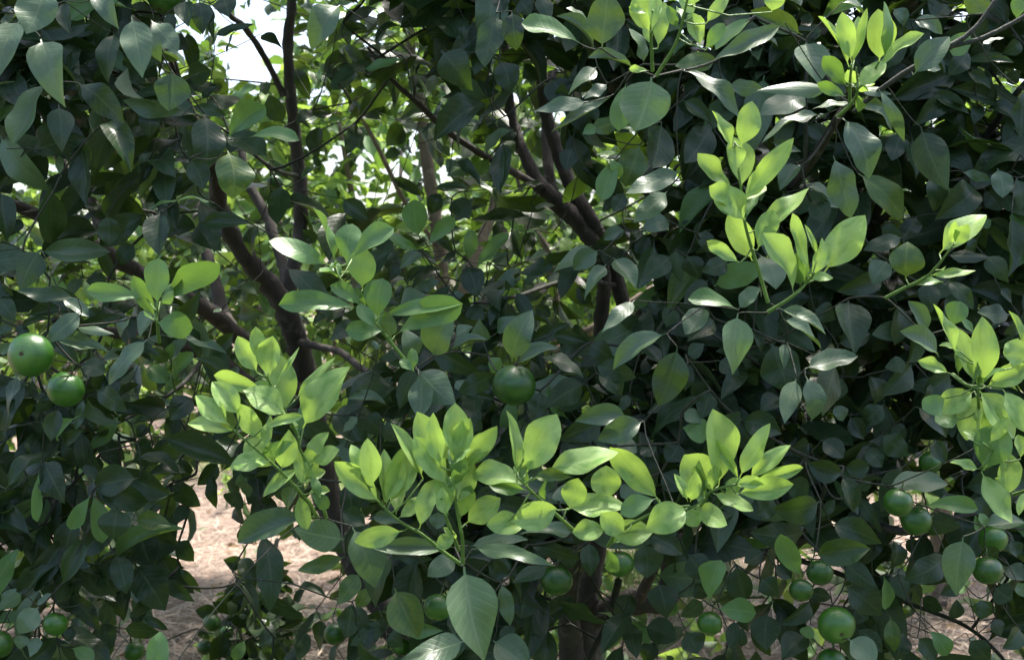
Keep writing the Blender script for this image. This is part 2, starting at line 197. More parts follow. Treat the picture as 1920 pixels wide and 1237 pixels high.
# ------------------------------------------------------------------ what the photograph shows, leaf by leaf
# "@n" picks a ninth of the photograph (3 x 3, read at three times its size); then base x y, tip x y, width, kind, distance in metres
# kinds: g grey-green mature with its lit tone in the colour, d dark mature, m fresh green, y young yellow-green, v yellowing or olive
TILE = {1: (0, 0), 2: (640, 0), 3: (1280, 0), 4: (0, 412), 5: (640, 412), 6: (1280, 412), 7: (0, 824), 8: (640, 824), 9: (1280, 824)}
LEAVES = """
@1
230 215 365 595 210 g 1.35;120 110 -10 440 190 g 1.36;250 -60 150 185 215 g 1.32;530 -30 665 160 110 g 1.42;740 95 800 430 170 g 1.37
850 180 905 345 90 g 1.42;850 115 1000 285 125 g 1.44;905 300 1040 385 65 g 1.43;960 395 950 620 190 g 1.46;260 455 75 810 130 g 1.4
440 470 690 690 150 d 1.42;650 190 610 460 130 d 1.55;360 10 395 190 90 d 1.52;590 690 735 960 150 d 1.46;330 590 350 850 150 d 1.55
1150 640 1150 955 190 d 1.5;1070 890 1145 1055 130 d 1.48;1280 850 1305 1110 215 v 1.36;1275 790 1480 610 130 m 1.5;1400 775 1665 790 95 m 1.48
1080 600 1270 650 70 d 1.6;1050 440 1185 400 130 d 1.6;1200 205 1425 140 55 d 1.7;1345 160 1280 300 60 d 1.7;1460 195 1585 275 95 d 1.8
1120 0 1140 190 125 d 1.6;1045 0 1060 150 110 d 1.6;1250 -20 1285 95 130 d 1.6;1180 20 1200 215 55 d 1.6;950 70 975 190 80 d 1.6
1500 455 1495 535 62 g 2.2;1600 695 1515 540 115 d 1.9;1915 30 1755 275 150 g 1.5;455 770 470 970 135 v 1.7;490 1095 645 1055 90 v 2.3
890 845 800 1030 60 g 1.7;330 865 345 995 46 v 1.6;1580 1035 1560 1255 150 d 1.8;1690 1010 1805 940 66 g 1.9;130 870 260 1010 170 d 1.8
60 130 10 110 70 d 1.5;210 730 170 800 90 d 1.7;700 560 640 640 140 d 1.6;870 580 840 770 150 d 1.6;30 480 20 620 60 v 1.9;420 690 520 780 100 d 1.8
1340 760 1300 860 110 d 1.7;1130 560 1230 490 60 d 1.75;1860 180 1900 90 70 d 2.2;1760 620 1670 700 90 d 2.3;1880 640 1740 620 80 d 2.4;1800 700 1790 890 110 d 2.2
1660 380 1740 560 90 d 2.4;1850 380 1900 480 80 d 2.3;1400 620 1440 700 70 v 2.2
@2
870 70 810 370 190 d 1.52;960 65 985 280 138 d 1.5;1350 250 1035 140 150 m 1.4;1425 278 1215 98 72 g 1.37;1465 275 1500 -35 200 v 1.33
1395 135 1270 50 120 g 1.42;1745 435 1655 730 270 n 1.25;1650 385 1393 330 62 g 1.34;1700 362 1620 168 135 g 1.44;1440 375 1280 530 110 g 1.42
1500 470 1370 555 80 g 1.45;1390 570 1088 628 95 g 1.36;1535 530 1190 740 85 g 1.38;1600 470 1560 720 115 m 1.5;1915 960 1610 1085 135 g 1.38
1835 1075 1650 1245 120 g 1.42;1680 815 1600 1045 170 v 1.62;1545 890 1475 1115 112 m 1.5;1800 685 1750 940 225 d 1.5;560 285 735 505 200 d 1.6
890 340 950 515 145 d 1.65;200 125 400 195 82 g 2.2;500 640 345 655 104 g 2.3;855 665 745 805 115 d 2.2;600 985 692 945 60 g 2.1
515 1062 710 1060 75 g 2.0;690 1080 880 1145 92 g 1.95;1140 1035 970 1092 44 g 2.0;5 1115 145 1235 110 d 1.8;345 695 255 820 120 d 2.1
85 685 30 865 90 d 2.0;560 1080 505 1200 90 d 1.9;130 0 400 25 60 g 1.9;10 130 125 160 60 d 1.9;5 360 20 300 70 d 2.2;140 350 10 500 90 g 2.2
300 350 200 510 110 d 2.1;270 280 525 375 70 g 2.0;460 150 610 130 120 d 1.9;510 260 440 170 90 d 2.0;545 -30 560 70 100 v 1.8;680 0 650 120 60 d 1.8
690 100 690 250 60 d 1.7;900 -20 910 70 100 d 1.6;1000 0 1060 90 110 d 1.6;1120 -30 1180 110 100 d 1.6;730 640 850 560 110 d 2.2;900 800 970 870 90 g 2.2
770 530 920 600 110 g 2.3;830 880 765 980 70 m 2.2;440 330 420 460 100 g 2.4;420 450 540 470 50 g 2.3;1010 700 1090 740 80 g 2.4
1100 380 1020 440 110 d 1.8;1180 440 1260 600 170 d 1.7;1350 620 1440 690 100 d 1.7;1390 740 1570 680 90 v 1.6;1300 830 1270 960 110 d 1.7
1590 1080 1530 1190 90 d 1.6;1500 890 1570 990 60 m 1.5;1350 760 1430 720 60 m 1.6;1700 690 1570 720 60 m 1.5;620 1120 720 1230 130 d 1.9
830 1060 980 1060 60 g 1.95;870 1090 970 1075 40 g 1.96;720 1170 830 1130 60 d 2.0;1080 1170 1200 1160 60 g 2.0
@3
575 128 188 332 112 g 1.3;405 95 200 270 125 m 1.4;205 330 -35 372 105 v 1.4;675 200 390 65 115 v 1.5;895 15 1015 85 125 g 1.42
690 235 760 468 195 g 1.42;835 510 428 512 98 g 1.36;240 488 445 500 85 g 1.42;955 580 733 615 92 g 1.36;705 540 440 645 175 g 1.52
785 650 455 800 82 g 1.42;-5 395 312 660 108 g 1.36;155 695 15 912 175 d 1.6;0 565 155 690 95 d 1.6;900 665 1045 997 185 g 1.3
848 875 945 1218 155 g 1.36;985 975 1232 1225 150 v 1.5;1010 597 1170 732 52 g 1.45;1100 500 1243 790 62 g 1.42;975 565 1165 622 82 v 1.5
1295 425 1495 213 150 g 1.42;1288 118 1455 192 92 g 1.5;1625 175 1525 305 112 m 1.5;1600 90 1700 -40 150 v 1.45;1880 115 1900 -10 80 m 1.45
1680 255 1805 215 45 g 1.5;1605 285 1495 425 112 d 1.55;1340 715 1490 1062 195 d 1.45;1400 975 1412 1185 125 d 1.55;1645 1060 1425 1232 170 d 1.55
1768 948 1800 1108 125 g 1.5;1570 965 1727 1012 52 g 1.55;1505 555 1300 705 120 d 1.6;1700 615 1885 700 120 d 1.6;1915 495 1900 765 95 d 1.5
1400 515 1605 640 92 d 1.6;892 1172 758 1114 46 g 1.5;500 798 662 852 62 g 1.5;670 930 550 1070 100 g 1.5;430 210 530 260 70 g 1.6
650 60 730 130 60 g 1.7;720 130 700 260 120 d 1.65;1180 50 1240 150 90 g 1.6;1260 100 1200 200 70 d 1.6;1420 -10 1400 90 110 d 1.6;1500 20 1420 110 90 d 1.6
1700 0 1820 130 120 d 1.6;1790 60 1750 200 110 d 1.6;1900 230 1800 300 90 d 1.6;1720 330 1860 355 50 d 1.5;1600 400 1730 500 70 d 1.55
1660 590 1640 700 80 d 1.6;1560 620 1500 760 100 d 1.7;1880 840 1760 900 120 d 1.6;1700 1070 1790 1180 120 d 1.6;1880 1000 1900 1180 110 d 1.5
1230 740 1180 900 120 d 1.6;1290 780 1310 1000 130 d 1.6;1110 850 1230 1050 140 d 1.65;820 640 870 560 80 d 1.6;620 600 520 640 80 d 1.6;700 700 800 790 100 d 1.6
560 1080 620 1220 110 d 1.5;690 1050 820 1130 110 g 1.5;720 1130 800 1250 130 d 1.5;400 1000 440 1130 60 g 1.6;120 470 250 480 130 d 1.6;1820 470 1900 400 90 d 1.6
1350 380 1450 390 70 g 1.5;1000 500 1170 530 70 g 1.45;860 420 880 560 100 d 1.6;60 930 150 1050 110 d 1.7;10 1000 160 1080 110 d 1.7;-10 780 60 690 70 d 1.7
@4
230 165 118 402 175 d 1.42;435 440 103 402 92 d 1.4;345 437 495 542 82 g 1.42;458 512 272 682 112 g 1.4;420 602 638 642 62 g 1.42
300 670 605 742 95 g 1.42;100 865 58 1180 115 d 1.38;330 1060 288 1240 100 d 1.45;450 820 590 860 130 d 1.5;540 955 712 1075 115 d 1.5
470 1000 425 1185 50 g 1.6;1092 995 958 1122 135 d 1.6;900 -45 890 190 145 d 1.5;600 -30 612 140 125 d 1.6;760 130 665 250 110 d 1.7
340 250 532 252 58 g 1.8;470 325 395 440 70 g 1.8;5 350 75 425 70 d 1.5;-10 440 85 570 110 d 1.5;835 668 618 922 145 g 1.35
870 500 790 662 135 g 1.4;893 552 1118 408 112 d 1.42;740 545 680 660 85 g 1.45;905 645 1268 747 58 g 1.42;120 620 290 560 50 d 1.6
-20 650 70 620 90 d 1.5;0 760 60 690 60 g 1.5;30 1180 0 1240 60 d 1.5;180 1000 280 1010 60 d 1.6;640 1080 770 1040 70 d 1.7;680 900 600 1000 90 d 1.6
560 780 470 880 110 d 1.55;1000 1100 930 1230 110 d 1.8;870 1060 960 1030 60 g 1.8;740 1150 930 1110 45 g 1.7;840 1160 770 1220 70 d 1.8;80 -10 60 90 110 d 1.7
480 100 350 60 90 d 1.8;1000 60 1080 140 90 d 1.9;1160 130 1080 200 80 g 2.2;1390 330 1290 400 60 g 2.2;1250 500 1200 520 50 g 2.2;1450 20 1420 200 90 d 2.1
1340 820 1300 890 60 g 2.0;1760 590 1880 540 70 g 2.1;1860 620 1780 640 60 d 2.0;1780 130 1700 60 80 d 2.2;300 1010 200 1080 80 d 1.6;560 560 500 500 80 d 1.6
150 590 100 660 80 d 1.6;250 -10 330 110 120 d 1.7;610 330 490 350 90 d 1.7;700 360 640 460 100 d 1.7;430 30 540 110 80 m 1.9;1130 960 1190 940 30 d 2.0
@5
520 768 622 525 185 g 1.42;390 802 350 615 132 g 1.44;440 875 440 1108 135 g 1.36;422 828 328 1062 115 d 1.42;430 838 640 1035 185 g 1.38
882 855 662 972 112 d 1.45;960 798 1072 515 155 g 1.38;988 812 1218 728 112 g 1.42;1105 768 1355 888 105 d 1.45;800 692 780 556 122 g 1.5
868 642 1005 555 95 g 1.5;618 745 818 680 95 g 1.45;640 655 740 605 80 g 1.6;1452 190 1198 295 165 g 1.55;1450 170 1310 280 110 g 1.52
1602 60 1478 112 82 g 1.6;1530 215 1652 378 135 g 1.5;1492 248 1370 445 95 g 1.5;1855 200 1690 335 135 d 1.6;1652 452 1472 628 95 g 1.42
1832 638 1538 838 122 g 1.38;1890 715 1788 1040 192 d 1.36;1420 815 1652 885 120 d 1.5;1430 860 1570 990 140 d 1.5;1395 690 1540 800 120 d 1.6
1372 915 1158 1052 152 d 1.5;1622 1108 1322 1132 122 g 1.4;1702 1128 1450 1235 132 g 1.4;1480 1150 1225 1240 140 d 1.5;440 102 415 -100 135 m 1.6
480 152 628 -2 75 m 1.65;440 172 268 95 66 m 1.65;462 188 332 275 75 g 1.7;715 232 732 68 82 m 1.9;748 282 932 92 82 m 1.9
645 180 565 245 50 d 1.9;840 240 935 180 60 g 1.95;700 255 762 432 135 d 1.75;1012 268 878 405 105 g 1.8;1150 270 1040 365 90 g 1.8
400 400 548 345 70 g 1.9;590 400 722 520 90 g 1.8;1060 690 1280 590 100 d 1.7;1180 650 1400 700 80 d 1.65;272 1052 40 1008 75 g 1.6
95 1105 10 1190 90 g 1.55;300 885 190 992 70 g 1.7;90 920 210 890 60 d 1.7;700 500 800 560 110 d 1.75;900 510 810 540 80 d 1.8;680 980 860 1010 60 d 1.6
640 900 720 960 70 g 1.6;160 830 310 870 90 d 1.7;700 1130 790 1180 90 d 1.6;560 1060 620 1000 110 d 1.6;230 1150 330 1230 110 d 1.55;130 1090 250 1200 130 d 1.6
1120 960 1080 1120 110 d 1.55;1300 700 1220 800 90 d 1.7;1700 700 1790 800 100 d 1.6;1620 980 1560 1080 60 d 1.6;1880 490 1830 600 100 d 1.6;1730 460 1800 560 110 d 1.7
1850 10 1700 60 130 g 1.6;1880 160 1910 350 90 d 1.6;1640 130 1740 180 110 d 1.8;1090 60 1000 200 90 d 2.2;950 60 1020 220 100 d 2.2;900 20 870 120 90 d 2.3
330 250 280 340 60 d 1.9;360 340 470 260 60 d 1.9;480 480 400 420 70 d 1.9;1400 480 1330 380 80 d 1.8;1170 480 1100 560 90 d 1.9;1680 600 1560 560 90 d 1.7
830 770 890 840 80 m 1.5;210 690 180 720 60 g 1.5;1250 870 1350 810 70 d 1.7;20 1000 100 940 70 d 1.7;1500 1000 1680 1010 50 d 1.65
@6
305 502 48 450 118 m 1.36;315 502 432 385 112 g 1.38;310 525 280 862 175 n 1.25;545 500 797 642 122 g 1.3;560 552 772 722 112 g 1.36
430 195 522 385 185 g 1.45;132 488 18 642 132 g 1.42;182 558 28 682 115 d 1.44;930 445 962 760 218 d 1.42;688 835 977 770 152 g 1.36
862 800 788 1092 215 d 1.4;642 888 575 1138 112 g 1.36;690 878 725 1117 128 g 1.35;580 688 570 842 62 g 1.4;500 688 600 962 230 d 1.5
1242 98 1022 170 105 d 1.45;1152 228 1068 358 125 g 1.5;1130 330 870 400 130 d 1.55;1372 642 1270 462 92 g 1.38;1442 772 1228 632 132 g 1.36
1490 345 1632 502 92 d 1.45;1842 530 1662 520 118 d 1.42;1520 602 1560 468 125 m 1.38;1200 460 1190 700 150 d 1.55;1290 800 1130 985 130 d 1.5
1260 800 1140 830 95 d 1.48;1510 860 1350 970 140 d 1.5;80 110 200 180 60 d 1.5;260 220 110 290 110 d 1.5;80 70 180 120 60 d 1.6;30 800 10 960 80 d 1.45
200 790 310 870 120 d 1.45;20 760 120 700 100 d 1.5;400 620 440 740 60 d 1.45;160 960 110 1110 110 d 1.5;330 1130 550 1200 150 d 1.5;0 1080 110 1140 90 g 1.5
-10 1170 130 1220 130 m 1.5;870 700 1050 640 130 d 1.6;740 500 860 560 120 d 1.6;1110 40 1240 90 90 d 1.6;1320 -20 1240 120 120 d 1.6;1480 200 1720 210 90 d 1.5
1700 200 1830 350 110 d 1.5;1850 -30 1830 310 150 d 1.45;1360 350 1400 520 120 d 1.5;1500 330 1380 460 120 d 1.55;1600 110 1640 160 60 d 1.5;1780 380 1850 480 70 d 1.5
1640 640 1560 560 60 m 1.4;1080 600 1130 680 90 d 1.7;1040 870 1070 1040 150 d 1.55;900 880 800 1060 110 d 1.6;850 1040 900 1130 90 g 1.6;1130 1040 1010 1150 120 d 1.6
1310 1050 1480 1220 130 d 1.45;940 1100 1020 1230 100 d 1.6;560 1000 440 1080 120 d 1.6;700 250 840 330 90 d 1.6;920 250 830 190 80 d 1.6;1400 900 1340 1040 80 d 1.5
1900 560 1810 640 80 d 1.5;1740 0 1690 40 70 m 1.6;20 200 90 330 120 d 1.6;240 1200 320 1080 110 d 1.5;1180 1150 1250 1230 90 d 1.6
@7
240 115 362 352 175 d 1.55;222 155 210 442 42 m 1.55;155 228 105 422 135 d 1.6;330 5 522 132 145 d 1.6;520 302 572 562 115 m 1.58
512 308 402 492 82 m 1.55;785 215 538 252 172 d 1.56;660 382 640 556 182 d 1.55;748 450 957 485 104 v 1.6;658 155 952 302 155 d 1.62
780 500 850 720 170 d 1.7;755 695 925 952 205 d 1.65;475 555 358 802 115 d 1.55;590 510 440 640 130 d 1.6;955 248 1124 370 122 d 1.75
1232 128 1112 252 105 d 1.75;1200 190 1218 382 76 d 1.75;1060 360 985 475 90 d 1.75;1010 560 1090 680 110 d 1.75;1005 712 1128 858 50 d 1.75
925 800 1090 907 85 d 1.7;852 870 735 995 95 d 1.65;800 993 942 1067 52 d 1.65;602 905 580 1037 80 d 1.65;570 1020 600 1200 140 d 1.7
690 1060 890 1080 110 d 1.7;218 935 108 1085 125 g 1.5;120 1090 110 1175 80 g 1.5;220 1100 170 1218 86 g 1.5;130 860 -10 960 80 g 1.5
920 740 1090 860 100 d 1.8;840 540 1010 600 190 d 1.8;900 640 1000 800 150 d 1.8;1300 380 1350 300 130 d 1.7;1350 480 1420 580 130 d 1.75;1520 180 1400 360 170 d 1.7
1530 300 1440 520 150 d 1.72;1100 20 1180 110 120 d 1.8;1020 100 1050 230 110 d 1.8;860 20 980 100 130 d 1.8;760 0 850 90 90 d 1.7;560 90 520 180 100 d 1.7
100 30 190 130 130 d 1.6;600 20 700 110 110 d 1.7;20 350 90 480 130 d 1.7;250 470 280 620 100 d 1.65;350 620 290 680 60 d 1.65;400 680 500 720 70 d 1.6
240 700 200 850 120 d 1.6;290 690 250 880 90 d 1.65;90 860 190 770 60 d 1.6;20 940 90 840 70 g 1.55;400 1170 520 1237 80 m 1.6;650 640 710 860 130 d 1.6
410 1060 380 1130 70 d 1.6;930 420 980 600 120 d 1.8;300 860 210 930 50 g 1.55;660 900 700 1000 120 d 1.7;760 950 780 1040 90 d 1.75;430 850 480 1000 110 d 1.7
900 1420 902 1098 122 m 1.15
1735 438 1348 577 155 g 1.3;1945 560 1660 500 170 n 1.36;1945 655 1682 732 85 v 1.38
1365 715 1258 675 85 d 2.9;1232 965 1103 960 85 d 2.8;1340 800 1260 970 110 d 2.8;1530 760 1652 806 55 d 2.9;1500 790 1600 860 90 d 2.9
1660 920 1718 842 70 d 2.8;1540 690 1645 690 55 d 2.9;1780 952 1660 1170 62 d 2.2;1800 1000 1800 1185 95 d 2.2;1430 930 1640 950 130 d 2.7
1450 870 1300 930 140 d 2.8;1380 930 1330 1060 130 d 2.7;1500 900 1420 1080 150 d 2.7;1620 900 1600 1060 120 d 2.7;1560 1060 1500 1200 140 d 2.6
1400 1100 1470 1237 130 d 2.6;1260 1080 1180 1237 120 d 2.6;1700 1060 1690 1230 100 d 2.5;1480 660 1440 740 60 d 2.9;1560 600 1480 640 60 d 2.9;1300 1150 1300 1240 120 d 2.6;1380 1120 1320 1230 70 m 2.4
1650 870 1560 800 50 d 2.9;1110 1060 1180 1120 50 d 2.7
@8
690 712 800 1232 275 n 1.18;60 488 182 822 195 g 1.32;285 640 200 935 172 d 1.38;430 662 380 988 175 d 1.42;300 830 432 1102 195 v 1.36
108 745 -20 925 112 v 1.38;60 910 30 1110 130 d 1.5;160 820 85 935 80 v 1.5;640 602 158 602 100 g 1.32;718 602 1043 562 100 g 1.36
738 612 1182 706 92 g 1.26;1312 520 1008 532 102 g 1.42;1050 590 1342 672 85 d 1.44;1390 570 1400 765 110 d 1.5;642 648 488 765 122 g 1.4
900 640 880 785 90 d 1.5;1172 708 968 802 95 d 1.5;1700 575 1720 772 175 d 1.5;702 1128 338 1240 155 g 1.3;900 800 950 1037 85 g 1.4
850 1128 1050 1285 190 g 1.4;640 950 640 1100 100 d 1.45;1100 1112 1022 955 80 m 2.0;1122 1092 1212 998 56 m 2.0;1050 1140 1160 1130 60 m 2.0
1040 850 1010 1000 180 d 1.6;820 700 940 760 110 d 1.5;1550 440 1730 470 120 d 1.5;1720 540 1917 640 130 d 1.42;1860 450 1780 560 110 d 1.5
1560 250 1700 300 130 g 1.5;1800 180 1917 280 130 d 1.5;1260 0 1400 60 130 d 1.5;1530 40 1660 70 150 g 1.5;1690 30 1750 90 110 d 1.5;1900 10 1830 120 130 d 1.5
20 40 200 20 60 d 1.6;20 240 60 440 130 d 1.5;820 130 920 90 60 d 1.6;880 280 760 330 110 d 1.5;1200 280 1270 330 130 g 1.45;170 430 330 470 70 g 1.45
540 400 540 500 100 g 1.45;0 400 130 480 110 d 1.45;1780 800 1830 1000 170 d 1.6;1870 870 1830 980 90 m 1.6;1640 860 1560 1010 120 d 1.8;1540 1000 1500 1150 120 d 1.8
1700 1050 1880 1120 160 d 1.7;1550 1060 1640 1000 80 d 2.0;1760 1130 1700 1237 110 d 1.8;200 1050 60 1150 130 d 1.6;100 1110 220 1230 130 d 1.5;260 1090 350 1160 110 d 1.6
450 900 470 1060 110 d 1.6;700 1100 620 1240 120 d 1.5;980 1040 900 1150 130 d 1.6;1080 880 1150 1010 130 d 1.7;900 1160 980 1060 70 d 1.7;1240 600 1300 720 110 d 1.55
@9
690 125 888 182 132 d 1.42;905 150 1047 152 110 d 1.46;775 340 512 385 172 d 1.38;692 520 388 520 155 d 1.4;670 768 558 545 118 m 1.36
888 202 955 400 112 d 1.45;828 468 1112 582 142 d 1.4;738 652 1047 612 155 d 1.34;908 688 1088 822 125 d 1.42;908 818 1112 985 175 d 1.44
155 922 212 692 128 m 1.4;193 950 398 972 122 m 1.42;118 900 -10 990 115 d 1.45;300 700 360 890 150 d 1.5;1358 372 1642 390 92 m 1.4
1580 542 1540 867 175 g 1.3;1688 482 1920 468 122 g 1.36;1482 640 1248 782 152 d 1.42;1150 260 1482 252 155 g 1.42;1240 150 1120 400 150 d 1.5
1130 760 1140 942 80 m 1.48;980 312 1115 522 72 d 1.5;1120 -30 1260 90 130 d 1.5;930 1118 1082 1255 155 g 1.38;1170 990 1190 1185 85 v 1.5
1378 1065 1482 1202 92 m 1.45;1670 890 1680 1010 70 d 1.5;1900 1060 1800 1170 120 d 1.5;480 970 470 1180 170 d 1.55;290 1010 270 1172 85 d 1.55
720 905 545 1030 110 d 1.5;330 1170 340 1060 70 d 1.6;1380 440 1560 490 120 d 1.45;1640 420 1660 510 60 m 1.45;1700 500 1670 420 60 m 1.45
700 1100 560 1237 150 d 1.6;960 950 1040 1010 110 d 1.5;980 1060 1120 1190 100 d 1.5;1210 740 1250 900 110 d 1.5;1180 560 1160 720 130 d 1.55
520 330 420 420 120 d 1.5;590 230 700 310 130 d 1.5;1000 220 1030 290 90 d 1.5;780 0 900 100 130 d 1.5;1020 60 1120 150 110 d 1.5;1420 0 1480 130 90 d 1.5
720 20 600 60 110 d 1.55;460 620 350 690 110 d 1.55;30 640 160 780 150 d 1.5;440 780 540 880 120 d 1.5;520 700 610 780 90 d 1.55;860 330 780 430 60 d 1.5
1700 600 1760 690 110 d 1.45;1850 560 1880 660 90 d 1.5;1830 700 1917 790 130 d 1.45;1750 830 1850 900 130 d 1.5;1880 800 1917 880 70 g 1.4;1560 780 1450 870 90 d 1.5
1340 880 1460 960 110 d 1.6;1500 1010 1540 900 90 d 1.6;1760 1000 1790 1100 100 d 1.6;1610 1120 1720 1237 120 d 1.6;1240 1080 1200 1237 120 d 1.55;1320 1110 1420 1237 110 d 1.6
700 860 830 890 80 d 1.5;720 1040 700 1110 80 m 1.5;620 450 660 540 70 d 1.5;1250 560 1350 640 90 d 1.7;1470 300 1500 380 90 d 1.5;1880 330 1917 380 60 d 1.45
1620 330 1720 420 110 d 1.5;1760 620 1800 560 60 d 1.5;20 1080 80 1200 150 d 1.6;60 800 150 870 110 d 1.6
"""
